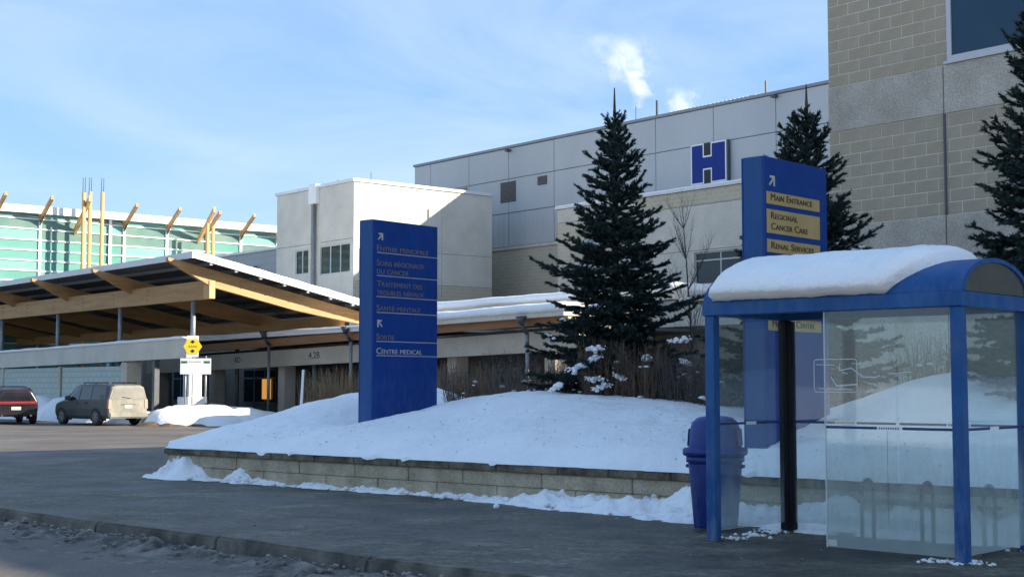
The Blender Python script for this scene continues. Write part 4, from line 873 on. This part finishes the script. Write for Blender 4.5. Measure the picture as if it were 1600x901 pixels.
# ---------------------------------------------------------------- vehicles
def wheel(par, x, y, r, side):
    w = MB().rings([[(x + rr * math.cos(2 * math.pi * i / 24), y + yy_, r + rr * math.sin(2 * math.pi * i / 24)) for i in range(24)] for rr, yy_ in ((r * .62, -.11), (r * .93, -.115), (r, -.08), (r, .08), (r * .93, .115), (r * .62, .11))]).build('wheel', MT['tyre'], par, smooth=True)
    m_ = MB()
    for k in range(6):
        a = k * math.pi / 3; c_, s_ = math.cos(a), math.sin(a); yo = y + side * .1
        m_.tube((x, yo, r), (x + c_ * r * .58, yo, r + s_ * r * .58), .045, .03, 6)
    m_.tube((x, y + side * .06, r), (x, y + side * .125, r), .07, .06, 12); ring = [(x + r * .6 * math.cos(2 * math.pi * i / 24), y + side * .105, r + r * .6 * math.sin(2 * math.pi * i / 24)) for i in range(25)]
    m_.path(ring, .025, 6); m_.build('rim', MT['rim'], w, smooth=True)
def vehicle(name, label, cat, loc, heading, st, wheels, wr, paint, rear, win, wheelbase_track):
    # st: stations (x from rear to front, half width, z sill, z belt, half width at roof, z roof)
    t = thing(name, label, cat, loc, heading)
    def sec(s_, k=1):
        x, w, zb, zm, wr_, zt = s_
        h_ = [(.0, zb), (w * .88, zb), (w * .97, zb + .12), (w, zb + (zm - zb) * .55), (w * .985, zm), (wr_ + (w - wr_) * .08, zt - (zt - zm) * .12), (wr_ * .9, zt - .012), (wr_ * .5, zt)]
        return [(x, y, z) for y, z in h_] + [(x, 0, zt)] + [(x, -y, z) for y, z in h_[:0:-1]]
    body = MB().rings([sec(s_) for s_ in st]).build('body', MT[paint], t, smooth=False)
    md = body.modifiers.new('s', 'BEVEL'); md.width = .03; md.segments = 2; md.limit_method = 'ANGLE'; md.angle_limit = R(25)
    def at_(x):
        for a, b_ in zip(st[:-1], st[1:]):
            if a[0] <= x <= b_[0]: k = (x - a[0]) / (b_[0] - a[0]); return [a[i] + (b_[i] - a[i]) * k for i in range(6)]
    def side_pt(x, f, s_, off):
        x, w, zb, zm, wr_, zt = at_(x); y0, z0_, y1, z1_ = w * .985, zm, wr_ + (w - wr_) * .08, zt - (zt - zm) * .12
        return (x, s_ * (y0 + (y1 - y0) * f + off), z0_ + (z1_ - z0_) * f)
    for s_ in (1, -1):
        for (xa, xb, xa2, xb2) in win['side']:
            q_ = [side_pt(xa, .06, s_, .012), side_pt(xb, .06, s_, .012), side_pt(xb2, .95, s_, .012), side_pt(xa2, .95, s_, .012)]
            i_ = [side_pt(xa, .06, s_, -.01), side_pt(xb, .06, s_, -.01), side_pt(xb2, .95, s_, -.01), side_pt(xa2, .95, s_, -.01)]
            MB().hexa(q_ if s_ > 0 else i_, i_ if s_ > 0 else q_).build('side_window', MT['carg'], t)
        for x in wheels:
            MB().rings([[(x + (wr + .07) * math.cos(math.pi * i / 14), s_ * yy_, wr + (wr + .07) * math.sin(math.pi * i / 14)) for i in range(15)] + [(x - wr - .07, s_ * yy_, .2), (x + wr + .07, s_ * yy_, .2)] for yy_ in (at_(x)[1] * .7, at_(x)[1] + .004)]).build('wheel_arch', MT['tyre'], t)
            wheel(t, x, s_ * (at_(x)[1] - .10), wr, s_)
        xm = win['mirror']; p = side_pt(xm, .12, s_, .02)
        MB().box(p[0] - .09, p[0] + .09, min(p[1], p[1] + s_ * .22), max(p[1], p[1] + s_ * .22), p[2] - .02, p[2] + .16).build('mirror', MT[paint], t, bevel=.03, seg=2)
        for xd in win['handles']: w_ = at_(xd)[1]; MB().box(xd - .1, xd + .1, s_ * w_ * .985 - .025, s_ * w_ * .985 + .025, at_(xd)[3] - .13, at_(xd)[3] - .09).build('door_handle', MT['carg'], t)
    # windscreen
    a, b_ = win['screen']; A, Bq = at_(a), at_(b_)
    MB().hexa([(a, A[4] * .9, A[5] - .03), (a, -A[4] * .9, A[5] - .03), (b_, -Bq[4] * .86, Bq[5] - .0), (b_, Bq[4] * .86, Bq[5] - .0)], [(a, A[4] * .9, A[5] + .012), (a, -A[4] * .9, A[5] + .012), (b_, -Bq[4] * .86, Bq[5] + .02), (b_, Bq[4] * .86, Bq[5] + .02)]).build('windscreen', MT['carg'], t)
    F_ = st[-1]
    for s_ in (1, -1): MB().box(F_[0] - .25, F_[0] + .015, s_ * F_[1] * .72 - .14, s_ * F_[1] * .72 + .14, F_[5] - .2, F_[5] - .05).build('headlight', MT['chrome'], t, bevel=.02)
    return t, at_
# station: x, half width, sill, belt, roof half width, roof z
van_st = [(0.0, .86, .42, 1.05, .70, 1.62), (.05, .92, .34, 1.06, .74, 1.68), (.35, .96, .30, 1.07, .78, 1.735), (1.6, .97, .26, 1.06, .80, 1.76), (2.7, .97, .26, 1.04, .78, 1.73), (3.05, .97, .26, 1.03, .75, 1.66), (3.95, .95, .26, 1.0, .80, 1.075), (4.5, .92, .27, .90, .76, .96), (4.8, .82, .30, .78, .66, .83), (4.9, .7, .34, .62, .58, .70)]
VH = R(135)
van, vat = vehicle('parked_van', 'dusty green grey minivan with salt covered tailgate parked by the arcade', 'van', (-16.15, 58.55, -.13), VH, van_st, (.95, 3.95), .34, 'vanp', None, dict(side=[(.22, 1.35, .3, 1.35), (1.42, 2.35, 1.42, 2.35), (2.42, 3.4, 2.42, 2.98)], mirror=3.2, handles=(1.75, 2.55), screen=(3.07, 3.9)), .8)
g_ = MB().rings([[(-.03, y, z) for y, z in ((-.86, .46), (.86, .46), (.90, .9), (.88, 1.08), (.72, 1.56), (.55, 1.64), (-.55, 1.64), (-.72, 1.56), (-.88, 1.08), (-.90, .9))], [(.045, y, z) for y, z in ((-.9, .42), (.9, .42), (.94, .9), (.92, 1.08), (.76, 1.6), (.58, 1.69), (-.58, 1.69), (-.76, 1.6), (-.92, 1.08), (-.94, .9))]]).build('tailgate', MT['vanr'], van)
MB().prism([(-.79, 1.12), (.79, 1.12), (.66, 1.52), (.52, 1.575), (-.52, 1.575), (-.66, 1.52)], 0, .01).build('rear_window', MT['vang'], g_)
rw_ = g_.children[0]; rw_.rotation_euler = (0, 0, R(-90)); rw_.location = (-.042, 0, 0)
MB().box(-.12, .06, -.90, .90, .32, .56).build('bumper', MT['vanr'], van, bevel=.05, seg=3)
MB().box(-.05, -.032, -.17, .17, .74, .86).build('licence_plate', MT['plate'], g_); MB().box(-.05, -.032, -.34, .34, .875, .90).build('trim_strip', MT['vanp'], g_)
for s_ in (1, -1):
    MB().hexa([(-.05, s_ * .78, .72), (-.05, s_ * .92, .72), (.06, s_ * .945, .72), (.06, s_ * .78, .72)][::s_], [(-.05, s_ * .78, 1.10), (-.05, s_ * .90, 1.10), (.06, s_ * .93, 1.10), (.06, s_ * .78, 1.10)][::s_]).build('tail_lamp', MT['redd'], van)
    rr_ = MB().tube((.5, s_ * .66, 1.80), (2.5, s_ * .66, 1.80), .022, .022, 8)
    for x in (.5, 1.5, 2.5): rr_.tube((x, s_ * .66, 1.70), (x, s_ * .66, 1.80), .02, .02, 6)
    rr_.build('roof_rail', MT['black'], van)
MB().path([(-.046, -.1, 1.14), (-.05, .3, 1.2)], .012, 6).build('rear_wiper', MT['black'], g_)
suv_st = [(0.0, .86, .46, .98, .60, 1.40), (.05, .93, .38, .99, .64, 1.5), (.45, .97, .32, 1.0, .68, 1.60), (1.6, .98, .3, .99, .72, 1.66), (2.5, .98, .3, .97, .70, 1.63), (2.85, .98, .3, .97, .68, 1.56), (3.6, .96, .3, .97, .78, 1.06), (4.4, .93, .32, .90, .74, .98), (4.75, .84, .36, .8, .66, .86), (4.85, .72, .4, .66, .58, .74)]
suv, sat = vehicle('parked_suv', 'black crossover car with full width red tail lamp at the left edge', 'car', (-21.5, 60.4, -.13), R(120), suv_st, (.9, 3.85), .36, 'suvp', None, dict(side=[(.35, 1.2, .5, 1.2), (1.27, 2.15, 1.27, 2.15), (2.22, 3.1, 2.22, 2.75)], mirror=2.95, handles=(1.6, 2.4), screen=(2.87, 3.55)), .8)
g_ = MB().hexa([(-.02, .62, 1.02), (-.02, -.62, 1.02), (.06, -.66, 1.02), (.06, .66, 1.02)], [(.02, .50, 1.40), (.02, -.50, 1.40), (.10, -.55, 1.47), (.10, .55, 1.47)]).build('rear_window', MT['carg'], suv)
MB().box(-.03, .06, -.88, .88, .90, .985).build('tail_lamp', MT['red'], suv, bevel=.015); MB().box(-.045, -.031, -.9, .9, .865, .89).build('chrome_strip', MT['chrome'], suv)
MB().box(-.02, .02, -.2, .2, .62, .76).build('licence_plate', MT['plate'], suv); MB().box(-.10, .06, -.88, .88, .36, .58).build('bumper', MT['suvp'], suv, bevel=.05, seg=3)
for s_ in (1, -1): MB().tube((-.13, s_ * .6, .38), (.1, s_ * .6, .38), .05, .05, 10).build('tail_pipe', MT['chrome'], suv)

# ---------------------------------------------------------------- vegetation
def spruce(label, base, H, Rm, seed, lead=.62, lean=0.):
    rng = np.random.default_rng(seed); t = thing('spruce_tree', label, 'tree', base, 0, 'spruces planted in the snow bank')
    tr = MB(); n = 12
    for k in range(n):
        a, b_ = k / n, (k + 1) / n; tr.tube((lean * a, 0, H * a), (lean * b_, 0, H * b_), .022 + .016 * H * (1 - a) , .010 + .016 * H * (1 - b_), 8)
    VV = []; FF = []; nvx = 0
    br = MB()
    def needles(p0, p1, dens, ln):
        nonlocal nvx
        d = p1 - p0; L = np.linalg.norm(d)
        if L < .01: return
        d /= L; a = np.cross(d, [0.3, .2, 1.]); a /= np.linalg.norm(a); b_ = np.cross(d, a); m = max(3, int(L * dens))
        s = rng.random(m); ph = rng.random(m) * 2 * np.pi; rad = np.cos(ph)[:, None] * a + np.sin(ph)[:, None] * b_
        o = p0 + d * (s * L)[:, None]; tip = o + (rad * .75 + d * .75) * (ln * rng.uniform(.7, 1.2, m))[:, None]
        sd_ = np.cross(rad, d) * (ln * .2)
        VV.append(np.stack([o - sd_, o + sd_, tip], 1).reshape(-1, 3)); FF.append(np.arange(nvx, nvx + 3 * m).reshape(-1, 3)); nvx += 3 * m
    def branch(z, az, L, el, up):
        p = np.array([lean * z / H, 0, z]); hd = np.array([math.cos(az), math.sin(az), 0.]); segs = max(4, int(L / .13)); prev = p; wob = rng.normal(0, .10)
        for k in range(segs):
            f = (k + .5) / segs; e = el + up * (f - .35); hh_ = np.array([math.cos(az + wob * f), math.sin(az + wob * f), 0])
            q_ = prev + (hh_ * math.cos(e) + np.array([0, 0, math.sin(e)])) * (L / segs)
            br.tube(prev, q_, max(.004, .013 * L * (1 - f)), max(.003, .013 * L * (1 - f - .1)), 4, False)
            if f > .12: needles(prev, q_, 290, .056)
            if f > .16:
                for s in (-1, 1):
                    if rng.random() < .10: continue
                    l2 = min(.50, (.34 * L * (1 - f) + .10) * rng.uniform(.6, 1.15)); a2 = az + wob * f + s * rng.uniform(.65, 1.05); e2 = e + rng.normal(-.12, .16)
                    d2 = np.array([math.cos(a2) * math.cos(e2), math.sin(a2) * math.cos(e2), math.sin(e2)]); o = prev + (q_ - prev) * rng.random(); w = o + d2 * l2
                    br.tube(o, w, .005, .002, 3, False); needles(o, w, 290, .057)
                    if l2 > .2:
                        for s3 in (-1, 1):
                            a3 = a2 + s3 * .75; d3 = np.array([math.cos(a3), math.sin(a3), math.sin(e2) - .1]); o3 = o + d2 * l2 * rng.uniform(.3, .6); needles(o3, o3 + d3 * l2 * .45, 270, .05)
            prev = q_
        return prev
    z = H - lead; tips = []; needles(np.array([lean, 0, H - lead]), np.array([lean, 0, H + .02]), 130, .03)
    while z > .30:
        rel = (H - z) / H; L0 = Rm * min(1.05, (rel * 1.18) ** .80) if rel < .8 else Rm * (1.02 - (rel - .8) * .8)
        nb = 5 if rel < .16 else 7 if rel < .4 else 9; off = rng.random() * 6.28
        for k in range(nb):
            L = L0 * rng.uniform(.5, 1.15) * (rng.uniform(1.15, 1.4) if rng.random() < .11 else 1); el = R(np.interp(rel, [0, .12, .35, .7, 1], [58, 42, 20, 2, -12]) + rng.normal(0, 7))
            tips.append(branch(z + rng.normal(0, .03), off + k * 6.283 / nb + rng.normal(0, .18), L, el, R(26)))
        z -= np.interp(rel, [0, .2, 1], [.26, .155, .135])
    tr.build('trunk', MT['bark'], t, smooth=True)
    br.build('branches', MT['bark'], t)
    npmesh('crown', np.concatenate(VV), np.concatenate(FF), MT['needle'], t)
    return t, tips
def branch_snow(base, tips, idxs, label):
    mb = MB()
    for k, i in enumerate(idxs):
        p = Vector(tips[i]) + Vector(base); d = Vector((tips[i][0], tips[i][1], 0)); d = d.normalized() if d.length else d
        ln_ = random.uniform(.10, .30); sd2 = Vector((-d.y, d.x, 0))
        for m in range(22):
            u_ = random.random(); lump(mb, p - d * (.03 + ln_ * u_) + sd2 * random.gauss(0, .02 + .07 * u_) + Vector((0, 0, .03 + random.gauss(0, .012) - .05 * u_)), random.uniform(.015, .045), i + m, .6, 1)
    tag(mb.build('branch_snow', MT['snow'], smooth=True), label, kind='stuff')
trees = [('tallest dark spruce rising between the two blue pylons', (1.83, 24.5, .75), 6.12, 1.54, 3, .78),
         ('spruce standing directly behind the blue pylon with tan panels', (4.42, 20.6, .8), 5.28, 1.62, 11, .62),
         ('spruce cut by the right edge in front of the block building', (6.72, 17.6, 1.0), 5.95, 1.22, 19, .5)]
for k, (lab, b_, H, r_, sd_, ld) in enumerate(trees):
    t, tips = spruce(lab, b_, H, r_, sd_, ld)
    low = [i for i, p in enumerate(tips) if p[2] < H * .55 and p[1] < .5 ]
    random.shuffle(low); branch_snow(b_, tips, low[:12 if k else 13], ['white snow clumps on the lower boughs of the tallest spruce', 'white snow clumps on the spruce behind the tan panelled pylon', 'white snow clumps on the spruce at the right edge'][k])
def shrub(name, label, base, h_, r_, n, mat, seed, cat='shrub', upright=.85, fork=3, group=None):
    rng = random.Random(seed); t = tag(MB().build(name, None), label, cat, group); mb = MB()
    for k in range(n):
        a = rng.random() * 6.28; rr = r_ * math.sqrt(rng.random()) * .55; p = Vector((math.cos(a) * rr, math.sin(a) * rr, -.25)); hh_ = h_ * rng.uniform(.55, 1.05)
        out = Vector((math.cos(a), math.sin(a), 0)) * r_ * rng.uniform(.1, .7) * (1.5 - upright); q_ = p + out + Vector((rng.gauss(0, .05), rng.gauss(0, .05), hh_ + .25))
        mid = p.lerp(q_, .5) + Vector((rng.gauss(0, .04), rng.gauss(0, .04), 0)); mb.tube(p, mid, .007, .005, 3, False); mb.tube(mid, q_, .005, .002, 3, False)
        for f in range(fork):
            s = rng.uniform(.35, .9); o = p.lerp(mid, s * 2) if s < .5 else mid.lerp(q_, s * 2 - 1); d = Vector((rng.gauss(0, 1), rng.gauss(0, 1), rng.uniform(.5, 1.5))).normalized()
            mb.tube(o, o + d * h_ * rng.uniform(.12, .3), .004, .0015, 3, False)
    bpy.data.objects.remove(t); o = mb.build(name, mat); o.location = base; tag(o, label, cat, group); return o
def px2w(px, Y): return (px - 800) / 2169 * Y
shr = [  # X, Y, height, radius, stems, material, label
 (-.95, 27.2, 1.0, .55, 110, 'twig', 'brown twiggy shrub right beside the French pylon'), (-.05, 27.0, 1.15, .6, 120, 'twig2', 'grey brown shrub between the French pylon and the tallest spruce'),
 (.55, 26.2, .85, .5, 100, 'twig', 'low brown shrub on the crest left of the tallest spruce'), (1.05, 24.6, .75, .5, 110, 'twig2', 'snow flecked shrub at the left foot of the tallest spruce'),
 (1.55, 23.3, .95, .55, 150, 'twig', 'dense brown shrub in front of the tallest spruce'), (2.15, 23.0, .9, .55, 150, 'twig', 'dense brown shrub at the right front of the tallest spruce'),
 (2.75, 22.8, .85, .5, 140, 'twig2', 'grey twiggy shrub between the tallest spruce and the litter bin'), (3.2, 22.4, .8, .5, 130, 'twig2', 'grey twiggy shrub behind the litter bin'),
 (3.75, 22.2, .8, .5, 110, 'twig2', 'grey twiggy shrub seen through the left shelter pane'), (6.2, 20.6, 1.0, .6, 110, 'twig2', 'bare shrub seen through the shelter roof end')]
for k, (X, Y, h_, r_, n, m, lab) in enumerate(shr): shrub('bare_shrub', lab, (X, Y, snow_w(X, Y)), h_, r_, n, MT[m], 50 + k, group='bare shrubs in the snow bank')
reeds = [(-4.9, 34.5, 1.5), (-4.3, 34.2, 1.55), (-3.75, 34.6, 1.6), (-4.6, 35.6, 1.6), (-3.9, 36.0, 1.6), (-1.6, 31.5, 1.2), (-.9, 31.2, 1.1), (-.1, 30.5, 1.1)]
rlab = ['leftmost clump of dry brown reeds behind the snow bank', 'second clump of dry brown reeds left of the French pylon', 'clump of dry brown reeds touching the left side of the French pylon', 'rear clump of brown reeds under the arcade beam', 'rear clump of brown reeds nearest the French pylon', 'dry reed clump just right of the French pylon', 'dry reed clump in front of the lit arcade window', 'dry reed clump under the arcade lamp column']
for k, (X, Y, h_) in enumerate(reeds): shrub('reed_clump', rlab[k], (X, Y, max(.2, min(.9, snow_w(X, Y)))), h_, .55, 150, MT['reed'], 80 + k, 'grass', .95, 1, 'dry reed clumps')
st_ = MB().tube((0, 0, -.6), (.10, 0, 1.5), .035, .03, 8).build('snow_stake', MT['signwhite']); st_.location = (px2w(468, 33.5), 33.5, .45); tag(st_, 'white leaning marker stake among the brown reeds', 'stake')
sn = MB()
rng = random.Random(4)
for (X, Y, h_, r_, n, m, lab) in shr:
    for k in range(5): lump(sn, (X + rng.gauss(0, r_ * .45), Y - .2 + rng.gauss(0, .2), snow_w(X, Y) + rng.uniform(.02, h_ * .6)), rng.uniform(.02, .07), k, .4, 2)
for (px, py, w_, sl_) in [(905, 572, .30, .3), (925, 562, .22, .5), (932, 592, .24, -.1), (940, 604, .22, .2), (968, 588, .14, -.4), (868, 606, .16, .5), (1062, 531, .26, .1), (1072, 566, .16, -.4), (1078, 590, .2, -.5), (1085, 600, .12, -.4), (1010, 560, .12, 0), (930, 545, .2, 0)]:
    Y = 23.0; c_ = Vector((px2w(px, Y), Y, 1.6 - (py - 600) / 2169 * Y))
    for k in range(34): u_ = rng.uniform(-1, 1); lump(sn, c_ + Vector((u_ * w_ * .8, rng.gauss(0, .05), u_ * w_ * .8 * sl_ + rng.gauss(0, .02))), rng.uniform(.018, .045) * (1.5 - abs(u_)), px + k, .7, 1)
tag(sn.build('shrub_snow', MT['snow'], smooth=True), 'patches of snow caught in the shrubs below the tallest spruce', kind='stuff')
# bare sapling right of the spruce
sp_ = thing('bare_sapling', 'thin leafless sapling between the tallest spruce and the bus shelter', 'tree', (3.25, 24.8, .8))
rng = random.Random(9); tr = MB(); twg = MB()
def grow(p, d, L, r_, lev):
    segs = 7 if lev == 0 else 4; q_ = p
    for k in range(segs):
        d = (d + Vector((rng.gauss(0, .05 if lev else .02), rng.gauss(0, .05 if lev else .02), .10 if lev else .05))).normalized(); n_ = q_ + d * L / segs
        (tr if lev == 0 else twg).tube(q_, n_, r_ * (1 - k / segs * .7), r_ * (1 - (k + 1) / segs * .7), 6 if lev == 0 else 4, False); q_ = n_
        if lev < 2:
            for m in range(6 if lev == 0 else 2):
                a = rng.random() * 6.28; e = rng.uniform(.75, 1.15); d2 = (Vector((math.cos(a), math.sin(a), 0)) * math.cos(e) * .9 + Vector((0, 0, 1)) * math.sin(e)).normalized(); grow(q_, d2, L * (.36 if lev == 0 else .4) * rng.uniform(.6, 1.1) * (1.1 - .1 * k), r_ * .32, lev + 1)
grow(Vector((0, 0, -.3)), Vector((0, 0, 1)), 3.9, .026, 0)
tr.build('trunk', MT['dbark'], sp_); twg.build('branches', MT['dbark'], sp_)

# ---------------------------------------------------------------- steam plumes (air-borne water drops, real volumes)
def plume(label, base, size, dens, lean, seed):
    m, n, l, b = base_mat('steam'); n.remove(b); out = n['Material Output']
    v = n.new('ShaderNodeVolumePrincipled'); v.inputs['Color'].default_value = (.99, .99, .99, 1); v.inputs['Anisotropy'].default_value = .2
    t = n.new('ShaderNodeTexCoord'); sp = n.new('ShaderNodeSeparateXYZ'); l.new(t.outputs['Object'], sp.inputs[0])
    def math_(op, a, b2=None, c=None):
        k = n.new('ShaderNodeMath'); k.operation = op
        for i, q_ in enumerate((a, b2, c)):
            if q_ is None: continue
            if isinstance(q_, (int, float)): k.inputs[i].default_value = q_
            else: l.new(q_, k.inputs[i])
        return k.outputs[0]
    z = sp.outputs['Z']; zz = math_('MULTIPLY', z, z)
    dx = math_('SUBTRACT', sp.outputs['X'], math_('MULTIPLY', zz, lean)); rad = math_('MULTIPLY_ADD', z, .42, .07)
    d = math_('DIVIDE', math_('SQRT', math_('ADD', math_('MULTIPLY', dx, dx), math_('MULTIPLY', sp.outputs['Y'], sp.outputs['Y']))), rad)
    x = n.new('ShaderNodeTexNoise'); x.inputs['Scale'].default_value = 4.6; x.inputs['Detail'].default_value = 6; x.inputs['Roughness'].default_value = .62; x.inputs['Distortion'].default_value = .6
    mpn = n.new('ShaderNodeMapping'); mpn.inputs['Location'].default_value = (seed, seed * 2, 0); l.new(t.outputs['Object'], mpn.inputs[0]); l.new(mpn.outputs[0], x.inputs['Vector'])
    body = math_('SUBTRACT', 1.0, d); body = math_('ADD', body, math_('MULTIPLY', math_('SUBTRACT', x.outputs['Fac'], .53), 5.0))
    fade = math_('SUBTRACT', 1.02, z); r2 = math_('MULTIPLY', math_('MAXIMUM', math_('MINIMUM', math_('MULTIPLY', body, .9), 1.0), 0.0), math_('MULTIPLY', math_('MAXIMUM', fade, 0), dens))
    l.new(r2, v.inputs['Density']); l.new(v.outputs[0], out.inputs['Volume'])
    mb = MB(); rs = []
    for k in range(9):
        zq = k / 8; rr = min(.62, .16 + .62 * zq); rs.append([(lean * zq * zq + rr * math.cos(2 * math.pi * i / 16), rr * math.sin(2 * math.pi * i / 16), zq * 1.0) for i in range(16)])
    mb.rings(rs); o = mb.build('steam_plume', m); o.location = base; o.scale = size; tag(o, label, 'steam'); return o
p = Bw(-54.7, YG + .9, 17.15); plume('larger white steam plume drifting left above the tip of the spruce', p, (4.6, 3.2, 4.2), 1.9, -.38, 2.0)
p = Bw(-55.6, YG + 5.0, 16.0); plume('smaller white steam plume rising right behind the roof edge', p, (2.7, 2.4, 3.0), 3.0, .12, 5.0)
